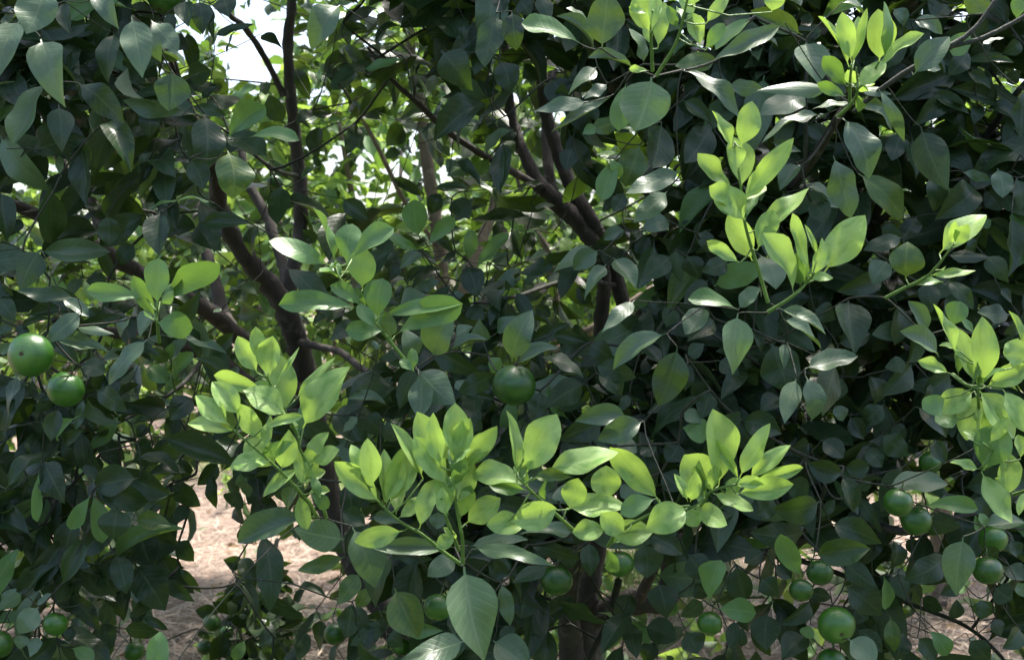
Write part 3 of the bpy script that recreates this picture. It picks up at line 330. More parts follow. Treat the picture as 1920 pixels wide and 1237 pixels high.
# young shoots: label, tree, distance, stems (tile, points), leaves as above
SHOOTS = [
('pale yellow-green new shoot hanging in at the top edge, above the heart-shaped leaf', 'R', 1.28, [(2, [(1770, 430), (1880, 250), (1925, 90), (1960, -60)]), (2, [(1750, 400), (1742, 200), (1750, 60)])], """@2
1735 190 1650 -45 155 y;1780 275 1812 25 84 y;1745 180 1770 -30 70 y
@3
130 135 255 -25 75 y;100 265 50 85 92 y;128 285 226 143 78 m;60 95 0 -35 85 y;500 70 520 -45 112 y;60 30 90 -60 60 y"""),
('upright tuft of bright young leaves below the grey twig, top right', 'R', 1.28, [(3, [(870, 660), (960, 570), (985, 495), (975, 380)]), (3, [(940, 575), (942, 460), (950, 360)]), (3, [(985, 495), (1050, 440), (1105, 350)])], """@3
935 382 773 112 78 y;950 352 900 88 98 y;950 372 1032 68 54 y;1105 352 1100 72 148 y;1130 332 1132 30 96 m;1108 392 1342 203 88 y;985 492 1132 358 112 y;978 472 930 400 72 y;965 340 985 110 60 y"""),
('tall yellow-green shoot rising right of centre with narrow leaves in pairs', 'R', 1.26, [(6, [(480, 465), (420, 260), (370, 100), (345, -10), (330, -160), (290, -440)])], """@3
282 832 172 637 98 y;325 832 387 587 128 y;330 1062 285 788 152 y;292 1097 98 878 88 y;348 1112 607 798 112 y;310 962 290 790 92 y;352 1242 190 1058 142 y;400 1300 692 1073 122 y
@6
392 232 268 -22 132 y;420 172 502 -42 112 y;322 242 148 128 72 y"""),
('short young shoot with one broad bright leaf tilted to the right', 'R', 1.25, [(6, [(480, 520), (620, 430), (710, 340), (740, 300)])], """@6
625 422 463 98 112 y;706 297 624 -14 58 y;756 207 688 38 36 y;800 292 1012 -5 192 y;745 302 803 158 72 y;698 312 838 326 56 y"""),
('dull olive-green young shoot with a rounded leaf by the right edge', 'R', 1.32, [(6, [(1140, 440), (1255, 380), (1360, 330), (1440, 250), (1530, 130)])], """@6
1255 332 1265 130 182 v;1445 192 1692 -12 152 y;1385 312 1632 288 58 y;1530 140 1600 30 90 y"""),
('leafy bright green shoot filling the right edge at mid height', 'R', 1.27, [(6, [(1690, 1250), (1670, 1100), (1662, 950), (1680, 820)]), (6, [(1520, 870), (1600, 930), (1662, 950)]), (9, [(1830, 260), (1800, 120), (1690, 20)]), (9, [(1860, 310), (1917, 290), (1960, 270)])], """@6
1540 760 1418 492 92 y;1660 932 1545 628 112 y;1690 922 1685 568 138 y;1700 942 1925 828 112 y;1680 932 1610 800 62 y;1660 952 1852 1212 192 y;1800 952 1935 1185 122 y;1640 962 1438 1062 132 y
1500 862 1334 798 74 y;1480 1002 1358 1062 112 m;1560 1122 1428 1132 130 m;1660 972 1600 1222 152 y;1860 832 1882 678 142 y;1912 752 1838 528 88 y;1560 740 1450 710 60 y;1700 990 1760 1230 150 y
@9
1670 165 1514 130 68 y;1690 172 1782 -65 200 m;1680 178 1842 452 142 y;1840 55 1840 282 112 y;1900 110 1885 -20 60 y"""),
('fresh green sprig of four paddle leaves above the pair of left fruits', 'L', 1.3, [(4, [(895, 690), (885, 570), (885, 480)])], """@4
826 446 508 400 94 m;885 482 890 233 160 m;900 462 1217 264 124 m;880 576 1072 605 142 m"""),
('small dull young sprig low between the left branches', 'L', 1.75, [(4, [(985, 960), (965, 850), (965, 780)])], """@4
950 802 868 718 82 v;965 792 1052 668 72 g;960 922 848 828 102 m;980 902 1078 753 58 m"""),
('big yellow-green shoot with many mottled leaves at lower left of centre', 'L', 1.26, [(7, [(1835, 440), (1780, 240), (1690, 60), (1680, -16)]), (4, [(1680, 1222), (1620, 1110), (1560, 1000), (1500, 880), (1470, 800)]), (7, [(1790, 440), (1700, 310), (1560, 160), (1330, -40)])], """@4
1450 862 1343 668 104 y;1470 802 1440 613 88 y;1500 882 1532 668 124 y;1610 1082 1570 778 154 y;1550 932 1676 728 30 y;1520 1002 1223 883 82 y;1610 1102 1383 968 154 y;1660 1012 1872 788 64 y;1705 1172 1952 848 194 y
1290 1152 1112 998 114 y;1350 1102 1203 923 124 y;1320 1182 1270 1043 112 v;1330 1192 1073 1150 104 y;1470 1232 1358 1048 124 y;1480 1172 1692 1108 54 y
@7
1730 112 1842 -32 94 y;1520 122 1308 152 112 y;1560 152 1400 0 162 y;1580 172 1622 -42 112 y;1690 158 1493 312 72 y;1640 253 1620 392 98 v;1700 262 1680 58 72 y;1780 240 1730 60 80 y;1760 130 1900 60 110 y;1800 330 1760 220 60 m;1740 300 1840 380 70 m"""),
('fresh green arching sprig left of centre with long smooth leaves', 'L', 1.3, [(5, [(400, 845), (320, 740), (200, 590), (90, 440), (-10, 330), (-40, 260)])], """@5
-66 258 -386 130 130 m;-36 234 -150 -42 120 m;30 252 60 38 124 m;60 222 282 58 134 m;120 388 150 188 232 m;205 562 232 345 154 m;92 497 -324 480 122 m;215 546 652 478 112 m;300 652 657 484 142 m;242 622 38 620 112 m;200 612 98 488 84 m;270 662 262 518 88 g;400 850 395 730 70 m;410 850 335 790 60 m"""),
('yellow-green tuft leaning left, lower centre beside the large pale leaf', 'R', 1.24, [(8, [(672, 700), (560, 620), (450, 530), (330, 460), (210, 350), (150, 260)])], """@8
110 202 58 38 74 y;180 262 150 8 118 y;220 352 -22 138 124 y;230 342 78 238 84 v;240 372 240 73 64 y;270 362 372 48 154 y;460 222 290 -72 94 y;320 442 472 318 84 y;440 502 532 238 112 y;350 512 92 572 114 y"""),
('upright rosette of bright new leaves in the lower centre', 'R', 1.22, [(8, [(682, 700), (680, 560), (650, 400), (630, 240), (610, 130)]), (8, [(660, 620), (590, 440), (560, 330)])], """@8
600 232 438 -132 154 y;640 122 640 -184 134 y;560 152 520 -132 104 y;660 142 862 -62 114 y;640 252 852 -22 124 y;600 222 605 103 134 v;600 262 420 0 134 y;600 422 540 168 104 y;650 362 742 148 112 y;640 532 543 602 78 y;590 432 570 278 84 y;700 472 884 338 134 y;650 200 720 -100 110 y"""),
('spreading yellow-green shoot of wide flat leaves right of the central rosette', 'R', 1.23, [(8, [(1330, 530), (1220, 430), (1090, 310), (985, 205)]), (8, [(1500, 600), (1560, 520), (1780, 400), (1960, 370)])], """@8
1040 262 762 200 134 y;985 192 930 -144 88 y;1040 192 1202 -122 194 y;990 182 1192 38 42 y;1150 172 1533 78 154 y;1075 212 1292 210 68 v;1500 342 1490 158 162 y;1280 392 1330 228 134 y;1268 386 1583 380 144 y;940 462 1192 390 154 y;1050 482 832 480 124 y
1792 342 1528 62 134 y;1770 330 1583 412 114 m;1600 522 1468 418 124 y;1490 522 1733 522 134 y;1492 500 1312 520 112 y;1950 380 1728 492 164 y"""),
('star of bright yellow-green leaves right of centre above the fruit branch', 'R', 1.23, [(9, [(-40, 450), (100, 370), (160, 290), (300, 250)])], """@9
170 282 18 98 194 y;200 262 170 -144 196 y;320 232 168 -4 48 y;320 212 482 -72 104 y;370 222 592 43 94 y;380 242 658 163 64 y;300 302 603 254 114 y;240 300 330 225 90 y;168 300 383 392 94 y;60 372 238 472 124 y;20 390 80 480 100 y;130 300 0 320 72 v"""),
]
# fruit: x y (photo pixels), radius px, distance, what tells it apart
FRUITS = [
(57.7, 665, 42, 1.42, 'large green fruit at the left edge with its pale brown-dotted end facing out', 'end'),
(123, 730, 35, 1.50, 'dark green fruit hanging just below the large pale-ended one, left', 'side'),
(964, 722, 41.5, 1.50, 'glossy green fruit alone under upright grey leaves at the centre', 'side'),
(515, 343, 15.5, 2.35, 'small blackish fruit beside the vertical left stem, above centre', 'side'),
(312, -6, 36, 1.75, 'shadowed green fruit cut by the top edge near the upper left corner', 'side'),
(1010, 104, 16, 2.3, 'small black shaded fruit beneath two round dark leaves at the top', 'end'),
(104, 1169, 23, 1.62, 'shaded green fruit low in the left corner foliage beside a slanting twig', 'side'),
(-2, 1207, 27, 1.6, 'green fruit cut by the left edge in the bottom corner', 'side'),
(252, 1221, 20, 1.85, 'dark green fruit at the bottom edge against bright straw, lower left', 'side'),
(397, 1167, 17, 2.7, 'small green fruit topmost on the dark hanging twig over the straw', 'side'),
(384, 1213, 15, 2.7, 'small green fruit at the foot of the dark hanging twig, by bottom edge', 'side'),
(425, 1185, 13, 2.75, 'tiny dark fruit tucked right of the two small ones over the straw', 'side'),
(482, 1216, 14, 2.7, 'tiny shaded fruit among black leaves at the bottom edge, left of centre', 'side'),
(629, 1188, 22, 1.9, 'dark fruit low left of centre behind a yellow-edged leaf', 'side'),
(753, 1211, 17, 1.7, 'shaded fruit at the bottom edge left of the largest pale leaf', 'side'),
(821, 1138, 27, 1.5, 'dark glossy fruit half covered by the largest pale leaf', 'side'),
(956, 1058, 15, 1.75, 'small shaded fruit just right above the largest pale leaf', 'side'),
(1044, 1088, 30, 1.62, 'dark green fruit hanging left of the thick trunk, low centre', 'side'),
(1163, 1057, 26, 1.55, 'round dark fruit hanging in front of the thick trunk top', 'side'),
(1331, 1168, 23.5, 1.55, 'green fruit under a pair of paddle leaves right of the trunk', 'side'),
(1502, 1106, 22.5, 1.5, 'pale green small fruit lower of the touching pair below the pointed leaf', 'side'),
(1537, 1073, 25, 1.53, 'green fruit upper of the touching pair below the pointed leaf', 'side'),
(1568, 1171, 35, 1.48, 'largest green fruit near the bottom right with a brown dot end', 'dot'),
(1559, 1240, 27, 1.5, 'green fruit cut by the bottom edge under the largest lower right one', 'side'),
(1684, 942, 28, 1.42, 'green fruit upper left of the pair on the brown branch, right', 'side'),
(1718, 976, 29, 1.5, 'green fruit lower right of the pair on the brown branch, right', 'side'),
(1744, 867, 21, 1.6, 'half hidden dark fruit above the pair on the brown branch', 'side'),
(1755, 987, 18, 1.62, 'dim small fruit tucked right of the pair on the brown branch', 'side'),
(1862, 1011, 27, 1.55, 'dim green fruit behind the top of a pale drooping leaf, right edge', 'side'),
(1852, 1069, 28, 1.5, 'green fruit behind the lower half of a pale drooping leaf, right edge', 'side'),
]
# limbs: photo x, y, width px, distance
LIMBS_L = [
[(830, 1340, 74, 2.72), (770, 1210, 66, 2.76), (690, 1080, 60, 2.82), (615, 930, 56, 2.86), (573, 705, 46, 2.8), (550, 619, 43, 2.75), (520, 552, 42, 2.72), (467, 489, 36, 2.66), (420, 412, 33, 2.6), (400, 320, 27, 2.5), (352, 205, 24, 2.4), (330, 140, 18, 2.3), (300, 20, 12, 2.2)],
[(532, 570, 34, 2.74), (548, 510, 30, 2.76), (562, 440, 27, 2.8), (565, 380, 26, 2.8), (560, 310, 25, 2.8), (547, 200, 22, 2.75), (540, 83, 20, 2.7), (548, 0, 18, 2.65), (556, -160, 12, 2.6)],
[(540, 560, 24, 2.76), (534, 510, 22, 2.82), (519, 462, 21, 2.86), (500, 405, 20, 2.9), (462, 333, 18, 2.95), (450, 250, 13, 3.0)],
[(580, 775, 44, 2.8), (540, 720, 38, 2.75), (480, 660, 36, 2.65), (443, 629, 35, 2.6), (400, 589, 34, 2.5), (353, 562, 32, 2.4), (260, 510, 30, 2.3), (167, 455, 30, 2.2), (93, 412, 28, 2.1), (10, 378, 20, 2.0), (-90, 330, 12, 1.9)],
[(520, 700, 28, 2.78), (457, 645, 27, 2.85), (420, 590, 26, 2.9), (402, 522, 24, 2.95), (378, 440, 22, 3.0), (368, 350, 19, 3.05), (372, 260, 13, 3.1)],
[(590, 850, 40, 2.88), (540, 785, 36, 2.75), (437, 699, 33, 2.6), (393, 665, 31, 2.5), (310, 639, 26, 2.4), (200, 620, 18, 2.25), (100, 600, 12, 2.1)],
[(200, 478, 24, 2.25), (173, 383, 22, 2.3), (130, 333, 20, 2.35), (90, 240, 14, 2.3), (60, 120, 9, 2.2)],
[(532, 180, 15, 2.74), (500, 115, 13, 2.7), (460, 53, 12, 2.62), (430, 27, 10, 2.55), (395, -40, 7, 2.5)],
[(560, 640, 16, 2.75), (600, 650, 15, 2.65), (640, 661, 14, 2.5), (690, 697, 12, 2.3), (740, 690, 8, 2.1)],
[(290, 399, 7, 2.2), (213, 388, 8, 2.15), (100, 391, 7, 2.1), (40, 400, 6, 2.0)],
[(402, 640, 9, 2.0), (392, 655, 9, 1.95), (350, 712, 9, 1.85), (290, 757, 8, 1.8), (215, 795, 7, 1.75)],
[(520, 1010, 9, 2.9), (507, 1065, 8, 2.85), (484, 1124, 7, 2.75), (434, 1180, 6, 2.7), (410, 1237, 5, 2.65)],
[(560, 330, 8, 2.8), (520, 320, 8, 2.6), (470, 285, 7, 2.4), (430, 250, 6, 2.0)],
]
LIMBS_R = [
[(1085, 1500, 96, 2.45), (1086, 1300, 92, 2.45), (1090, 1200, 78, 2.45), (1098, 1120, 46, 2.45), (1115, 1040, 42, 2.45), (1128, 900, 38, 2.45), (1125, 760, 34, 2.45), (1126, 612, 28, 2.45), (1133, 529, 27, 2.42), (1120, 470, 30, 2.4), (1082, 415, 34, 2.4), (1035, 370, 36, 2.4), (1005, 335, 25, 2.42), (967, 250, 22, 2.45), (953, 180, 20, 2.45), (945, 60, 15, 2.4), (935, -90, 10, 2.35)],
[(1075, 1230, 50, 2.42), (1066, 1150, 40, 2.4), (1072, 1080, 36, 2.36), (1100, 980, 32, 2.35), (1150, 800, 30, 2.4), (1178, 640, 29, 2.45), (1160, 539, 29, 2.45), (1135, 460, 30, 2.42), (1107, 412, 28, 2.4), (1073, 353, 28, 2.42), (1040, 267, 26, 2.45), (1022, 200, 24, 2.45), (1012, 90, 20, 2.4), (1005, -20, 15, 2.35)],
[(1040, 372, 24, 2.4), (1030, 330, 22, 2.46), (1026, 220, 20, 2.55), (1040, 120, 14, 2.6)],
[(1020, 352, 18, 2.4), (993, 340, 15, 2.35), (910, 293, 14, 2.2), (840, 247, 13, 2.1), (785, 195, 11, 2.0), (735, 150, 8, 1.95), (690, 90, 6, 1.9)],
[(1100, 1160, 52, 2.46), (1180, 1130, 46, 2.4), (1245, 1120, 46, 2.35), (1262, 1060, 44, 2.3), (1268, 900, 34, 2.2), (1275, 760, 26, 2.1), (1255, 600, 20, 2.0), (1257, 522, 18, 1.95), (1240, 430, 17, 1.9), (1232, 330, 14, 1.85), (1225, 200, 10, 1.8)],
[(1270, 860, 30, 2.2), (1310, 700, 26, 2.1), (1370, 520, 22, 1.95), (1440, 420, 21, 1.8), (1482, 357, 20, 1.7), (1530, 290, 19, 1.6), (1570, 222, 15, 1.5), (1600, 190, 10, 1.4)],
[(1200, 1120, 22, 2.3), (1250, 1020, 18, 2.1), (1300, 1011, 15, 1.95), (1360, 1024, 14, 1.85), (1440, 1034, 14, 1.75), (1530, 1003, 16, 1.72), (1627, 984, 17, 1.68), (1695, 996, 16, 1.64), (1770, 975, 12, 1.6), (1840, 960, 8, 1.58)],
[(1440, 1034, 11, 1.78), (1560, 1070, 10, 1.78), (1697, 1128, 9, 1.78), (1807, 1171, 8, 1.75), (1877, 1230, 7, 1.72), (1930, 1300, 6, 1.7)],
[(1300, 700, 22, 2.1), (1450, 620, 20, 2.0), (1570, 560, 18, 1.9), (1610, 470, 17, 1.85), (1650, 380, 14, 1.8), (1700, 200, 10, 1.75)],
[(1570, 560, 18, 1.9), (1720, 560, 16, 1.8), (1830, 480, 15, 1.75), (1862, 430, 14, 1.7), (1890, 300, 12, 1.7)],
[(1640, 420, 12, 1.8), (1740, 350, 15, 1.75), (1813, 300, 14, 1.7), (1860, 240, 14, 1.68), (1897, 187, 12, 1.65), (1960, 110, 8, 1.6)],
[(1600, 210, 8, 1.46), (1676, 150, 11, 1.44), (1770, 94, 12, 1.42), (1826, 55, 9, 1.42), (1870, -5, 7, 1.42)],
[(1785, 88, 8, 1.42), (1846, 70, 9, 1.42), (1925, 28, 8, 1.42), (2010, -30, 6, 1.42)],
[(1160, 1085, 14, 1.9), (1140, 1160, 13, 1.9), (1103, 1240, 12, 1.9), (1080, 1330, 11, 1.9)],
[(1125, 760, 18, 2.45), (1160, 700, 16, 2.3), (1200, 580, 12, 2.1), (1255, 545, 10, 1.9)],
[(1160, 535, 10, 2.45), (1070, 525, 9, 2.3), (970, 555, 8, 2.1), (890, 568, 7, 1.95)],
[(1510, 300, 9, 1.6), (1511, 235, 8, 1.58), (1510, 175, 8, 1.56), (1515, 100, 6, 1.55)],
[(1500, 840, 13, 1.8), (1480, 770, 11, 1.75), (1440, 700, 9, 1.7), (1390, 660, 6, 1.6)],
[(1530, 1003, 9, 1.7), (1536, 950, 8, 1.62), (1545, 900, 7, 1.55), (1500, 850, 6, 1.5)],
]
LIMBS_M = [
[(838, 1180, 44, 3.7), (842, 900, 36, 3.7), (838, 700, 30, 3.7), (830, 520, 26, 3.7), (815, 400, 25, 3.7), (800, 300, 24, 3.7), (790, 200, 20, 3.7), (772, 100, 17, 3.65), (765, -60, 11, 3.6)],
[(846, 620, 22, 3.7), (880, 510, 22, 3.75), (905, 445, 21, 3.8), (925, 390, 18, 3.85), (935, 280, 13, 3.9), (950, 120, 8, 3.9)],
[(850, 760, 18, 3.7), (1000, 700, 16, 3.65), (1043, 605, 14, 3.6), (1036, 520, 13, 3.6), (1023, 462, 12, 3.6), (993, 412, 11, 3.6), (960, 300, 7, 3.6)],
[(1040, 660, 16, 3.6), (1200, 560, 18, 3.55), (1380, 440, 20, 3.5), (1428, 360, 20, 3.5), (1427, 210, 18, 3.5), (1435, 100, 12, 3.5), (1440, -40, 8, 3.5)],
[(826, 470, 12, 3.7), (760, 380, 10, 3.6), (700, 260, 9, 3.5), (640, 160, 7, 3.4)],
]
# how closely near foliage closes the view, one digit per 80 x 77 pixel field
DENS = """999941234568999999999999
999961023446888988887899
999772212335677888766778
977566332224455588876788
654445322234445788877888
765453233333345788888888
876443344454334688888888
987653345666346788888888
988644346788878889887888
887545556889888888788888
887675557888888888788888
998876657888888888888888
998935557888888878777658
798812216888886655788578
676415525888744344787656
762204513787634343688435""".split()
HOLES = [[(335, 20), (400, 15), (440, 40), (480, 10), (525, 20), (530, 175), (490, 170), (470, 130), (440, 200), (400, 90), (340, 90)],
 [(553, 165), (605, 175), (600, 240), (566, 215)], [(378, 858), (426, 865), (442, 940), (447, 1035), (420, 1090), (385, 1130), (352, 1237), (290, 1237), (300, 1130), (374, 1100), (372, 1050), (343, 960)],
 [(545, 1020), (610, 1015), (620, 1060), (560, 1110), (548, 1070)], [(575, 1190), (605, 1190), (610, 1237), (565, 1237)], [(448, 1040), (475, 1035), (465, 1075), (445, 1080)],
 [(1640, 975), (1700, 1000), (1705, 1060), (1665, 1050)], [(1725, 1110), (1790, 1115), (1850, 1200), (1800, 1237), (1745, 1237)], [(1355, 1195), (1420, 1195), (1420, 1240), (1360, 1240)],
 [(590, 235), (760, 250), (780, 330), (700, 390), (600, 370)], [(1180, 1060), (1235, 1070), (1235, 1140), (1190, 1150)]]
assert all(len(r) == 24 for r in DENS) and len(DENS) == 16, [len(r) for r in DENS]
DG = np.array([[int(c) for c in r] for r in DENS])/9.0
def in_poly(px, py, poly):
    r = False; n = len(poly)
    for i in range(n):
        x1, y1 = poly[i]; x2, y2 = poly[i-1]
        if (y1 > py) != (y2 > py) and px < (x2-x1)*(py-y1)/(y2-y1)+x1: r = not r
    return r
def in_frame(px, py, m=40): return -m < px < 1920+m and -m < py < 1237+m
def density(px, py):
    if not in_frame(px, py, 60): return .85
    return DG[min(15, max(0, int(py/77.3)))][min(23, max(0, int(px/80)))]
def in_hole(px, py): return any(in_poly(px, py, h) for h in HOLES)

# ------------------------------------------------------------------ leaf shapes
PT = [0, .06, .14, .25, .4, .55, .7, .82, .91, .97, 1]
PROFILE = {'mature': [.05, .36, .66, .90, 1, .97, .81, .58, .32, .11, .012], 'broad': [.05, .48, .80, .98, 1, .88, .66, .42, .21, .075, .012],
           'young': [.05, .28, .55, .82, .98, 1, .89, .67, .40, .16, .015], 'paddle': [.05, .20, .42, .68, .90, 1, .97, .82, .58, .30, .02]}
def leaf_shape(kind, bow, fold, wave, ph, nu=10, nv=4, twist=0.0, side=0.0):
    """unit leaf: base at the origin, tip at x = 1, width 1 along y, upper face +z"""
    t = np.linspace(0, 1, nu+1)
    x = np.concatenate([[0.0], .085+.915*t])
    f = np.array(catmull([(a, b, 0) for a, b in zip(PT, PROFILE[kind])], 6)); w = np.clip(np.interp(t, f[:, 0], f[:, 1]), .012, None)
    w = np.concatenate([[.04], w])
    v = np.linspace(-1, 1, nv+1)
    X = np.repeat(x, nv+1); Y = np.outer(w, v).ravel()*.5
    edge = 1+.035*np.sin(9*X+ph)*np.sign(Y)
    Y = Y*edge
    Z = bow*4*X*(1-X) + fold*np.abs(Y) - .35*abs(fold)*(2*np.abs(Y))**2*.5 + wave*np.sin(7*X+ph)*(2*Y)*.5 + wave*.5*np.sin(13*X+ph*2)*np.abs(2*Y)
    Yc = Y + side*4*X*(1-X)
    a = twist*(X-.3); Y2 = Yc*np.cos(a); Z = Z + Yc*np.sin(a)
    V = np.stack([X, Y2, Z], 1)
    n = nv+1; F = []
    for i in range(nu+1):
        for j in range(nv): F.append((i*n+j, (i+1)*n+j, (i+1)*n+j+1, i*n+j+1))
    UV = np.stack([X, np.tile((v+1)/2, nu+2)], 1)
    return V, np.array(F), UV
SHAPES = {}
def shapes(kind, k, nu, nv, bow, fold, wave, seed):
    r = np.random.default_rng(seed); out = []
    for i in range(k):
        out.append(leaf_shape(kind, r.uniform(*bow), r.uniform(*fold), r.uniform(*wave), r.uniform(0, 6), nu, nv, r.uniform(-.7, .7), r.uniform(-.10, .10)))
    return out
SHAPES['mature'] = shapes('mature', 10, 12, 4, (-.04, .26), (-.05, .55), (.01, .10), 1) + shapes('broad', 5, 12, 4, (.0, .20), (-.08, .4), (.01, .07), 2)
SHAPES['young'] = shapes('young', 10, 12, 4, (-.07, .11), (.1, .5), (.02, .09), 3)
SHAPES['paddle'] = shapes('paddle', 8, 12, 4, (.0, .14), (.05, .35), (.01, .05), 4)
SHAPES['fill'] = shapes('mature', 8, 8, 2, (-.05, .24), (.0, .4), (.01, .08), 5)
SHAPES['far'] = shapes('mature', 5, 4, 2, (.0, .14), (.05, .4), (.0, .05), 6)
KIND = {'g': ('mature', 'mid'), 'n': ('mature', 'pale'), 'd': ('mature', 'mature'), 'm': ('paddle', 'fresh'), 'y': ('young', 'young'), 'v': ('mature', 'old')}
MESH = {}
def leaf_mesh(shape, i, mat):
    k = (shape, i, mat)
    if k not in MESH:
        V, F, UV = SHAPES[shape][i]; MESH[k] = mesh_np('leaf_'+mat, V, F, M[mat], uv=UV)
    return MESH[k]
def frame(base, tip, nrm, width):
    """matrix that carries the unit leaf onto base..tip with its upper face along nrm"""
    x = tip-base; L = np.linalg.norm(x)+1e-9; xn = x/L
    z = nrm - xn*np.dot(nrm, xn); z /= np.linalg.norm(z)+1e-9; y = np.cross(z, xn)
    m = np.eye(4); m[:3, 0] = x; m[:3, 1] = y*width; m[:3, 2] = z*L; m[:3, 3] = base
    return m
def merge(leaves, name, mats):
    """many leaves -> one mesh; leaves = (matrix, shape, index, mat)"""
    Vs, Fs, Us, Ts, Ms, n = [], [], [], [], [], 0
    for (m, sh, i, mat) in leaves:
        V, F, UV = SHAPES[sh][i]
        Vs.append(V @ m[:3, :3].T + m[:3, 3]); Fs.append(F+n); Us.append(UV); Ts.append(np.full(len(V), rng.random())); Ms.append(np.full(len(F), mats.index(mat))); n += len(V)
    me = mesh_np(name, np.concatenate(Vs), np.concatenate(Fs), None, uv=np.concatenate(Us), tint=np.concatenate(Ts))
    for k in mats: me.materials.append(M[k])
    me.polygons.foreach_set('material_index', np.concatenate(Ms).astype(np.int32)); return me
def unit(v): v = np.asarray(v, float); return v/(np.linalg.norm(v)+1e-9)
UP = np.array([0, 0, 1.0]); TOCAM = -np.array(FW)
def read_leaves(text):
    tile = None; out = []
    for line in text.strip().split('\n'):
        line = line.strip()
        if line.startswith('@'): tile = TILE[int(line[1:])]; continue
        for e in line.split(';'):
            f = e.split(); v = [float(q)/3 for q in f[:5]]
            out.append((v[0]+tile[0], v[1]+tile[1], v[2]+tile[0], v[3]+tile[1], v[4], f[5], float(f[6]) if len(f) > 6 else None))
    return out
def hand_leaf(e, d=None, lean=None):
    bx, by, tx, ty, w, k, dd = e
    d = dd if dd else d
    plen = math.hypot(tx-bx, ty-by)/FOC*d
    if lean is None: lean = rng.uniform(-.55, .1) if k in 'gdn' else rng.uniform(-.35, .2)
    ex = .07 if k in 'ym' else .03; tx, ty = tx+(tx-bx)*ex, ty+(ty-by)*ex
    b = np.array(P(bx, by, d - .35*lean*plen)); t = np.array(P(tx, ty, d + .65*lean*plen))
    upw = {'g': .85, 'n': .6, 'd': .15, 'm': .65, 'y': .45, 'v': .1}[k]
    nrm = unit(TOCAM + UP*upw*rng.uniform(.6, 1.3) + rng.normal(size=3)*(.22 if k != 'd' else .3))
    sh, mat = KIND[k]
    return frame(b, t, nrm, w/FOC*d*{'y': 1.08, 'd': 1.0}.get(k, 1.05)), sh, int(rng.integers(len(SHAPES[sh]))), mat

# ------------------------------------------------------------------ setting: ground, straw, grass
def ground_mat():
    m, N, L = new_mat('straw_covered_earth')
    out = N.new('ShaderNodeOutputMaterial'); pr = N.new('ShaderNodeBsdfPrincipled'); L.new(pr.outputs[0], out.inputs[0])
    tc = N.new('ShaderNodeTexCoord'); n1 = N.new('ShaderNodeTexNoise'); n1.inputs['Scale'].default_value = 1.1; n1.inputs['Detail'].default_value = 8; L.new(tc.outputs['Object'], n1.inputs['Vector'])
    n2 = N.new('ShaderNodeTexNoise'); n2.inputs['Scale'].default_value = 35; n2.inputs['Detail'].default_value = 6; L.new(tc.outputs['Object'], n2.inputs['Vector'])
    r = N.new('ShaderNodeValToRGB'); e = r.color_ramp.elements; e[0].position = .32; e[0].color = (.09, .06, .042, 1); e[1].position = .68; e[1].color = (.26, .185, .135, 1)
    mx = N.new('ShaderNodeMix'); mx.data_type = 'FLOAT'; mx.inputs[0].default_value = .5; L.new(n1.outputs[0], mx.inputs[2]); L.new(n2.outputs[0], mx.inputs[3]); L.new(mx.outputs[0], r.inputs[0])
    sp = N.new('ShaderNodeSeparateXYZ'); L.new(tc.outputs['Object'], sp.inputs[0])
    ad = N.new('ShaderNodeMath'); ad.operation = 'MULTIPLY_ADD'; L.new(n1.outputs[0], ad.inputs[0]); ad.inputs[1].default_value = 1.6; L.new(sp.outputs[1], ad.inputs[2])
    mr = N.new('ShaderNodeMapRange'); mr.inputs[1].default_value = 2.6; mr.inputs[2].default_value = 4.0; L.new(ad.outputs[0], mr.inputs[0])
    mc = N.new('ShaderNodeMix'); mc.data_type = 'RGBA'; L.new(mr.outputs[0], mc.inputs[0]); mc.inputs[6].default_value = (.060, .085, .032, 1); L.new(r.outputs[0], mc.inputs[7])
    L.new(mc.outputs[2], pr.inputs['Base Color']); pr.inputs['Roughness'].default_value = .95
    bp = N.new('ShaderNodeBump'); bp.inputs['Strength'].default_value = .8; bp.inputs['Distance'].default_value = .02; L.new(n2.outputs[0], bp.inputs['Height']); L.new(bp.outputs[0], pr.inputs['Normal'])
    return m
def gz(x, y): return .035*math.sin(1.3*x+.4)*math.sin(.9*y+1)+.02*math.sin(3.1*x+2.2*y)
gx = np.concatenate([np.linspace(-250, -14, 8), np.linspace(-12, 12, 97), np.linspace(14, 250, 8)]); gy = np.concatenate([np.linspace(-250, -8, 8), np.linspace(-6, 18, 97), np.linspace(20, 400, 8)])
V = np.array([(x, y, gz(x, y) if abs(x) < 13 and -7 < y < 19 else 0) for y in gy for x in gx]); nx = len(gx)
F = np.array([(j*nx+i, j*nx+i+1, (j+1)*nx+i+1, (j+1)*nx+i) for j in range(len(gy)-1) for i in range(nx-1)])
tag(link('ground', mesh_np('ground', V, F, ground_mat())), kind='structure')
def strand_mat(name, a, b, tr=0.0):
    m, N, L = new_mat(name)
    out = N.new('ShaderNodeOutputMaterial'); pr = N.new('ShaderNodeBsdfPrincipled'); at = N.new('ShaderNodeAttribute'); at.attribute_name = 'tint'
    mx = N.new('ShaderNodeMix'); mx.data_type = 'RGBA'; L.new(at.outputs['Fac'], mx.inputs[0]); mx.inputs[6].default_value = (*a, 1); mx.inputs[7].default_value = (*b, 1)
    L.new(mx.outputs[2], pr.inputs['Base Color']); pr.inputs['Roughness'].default_value = .6; L.new(pr.outputs[0], out.inputs[0]); return m
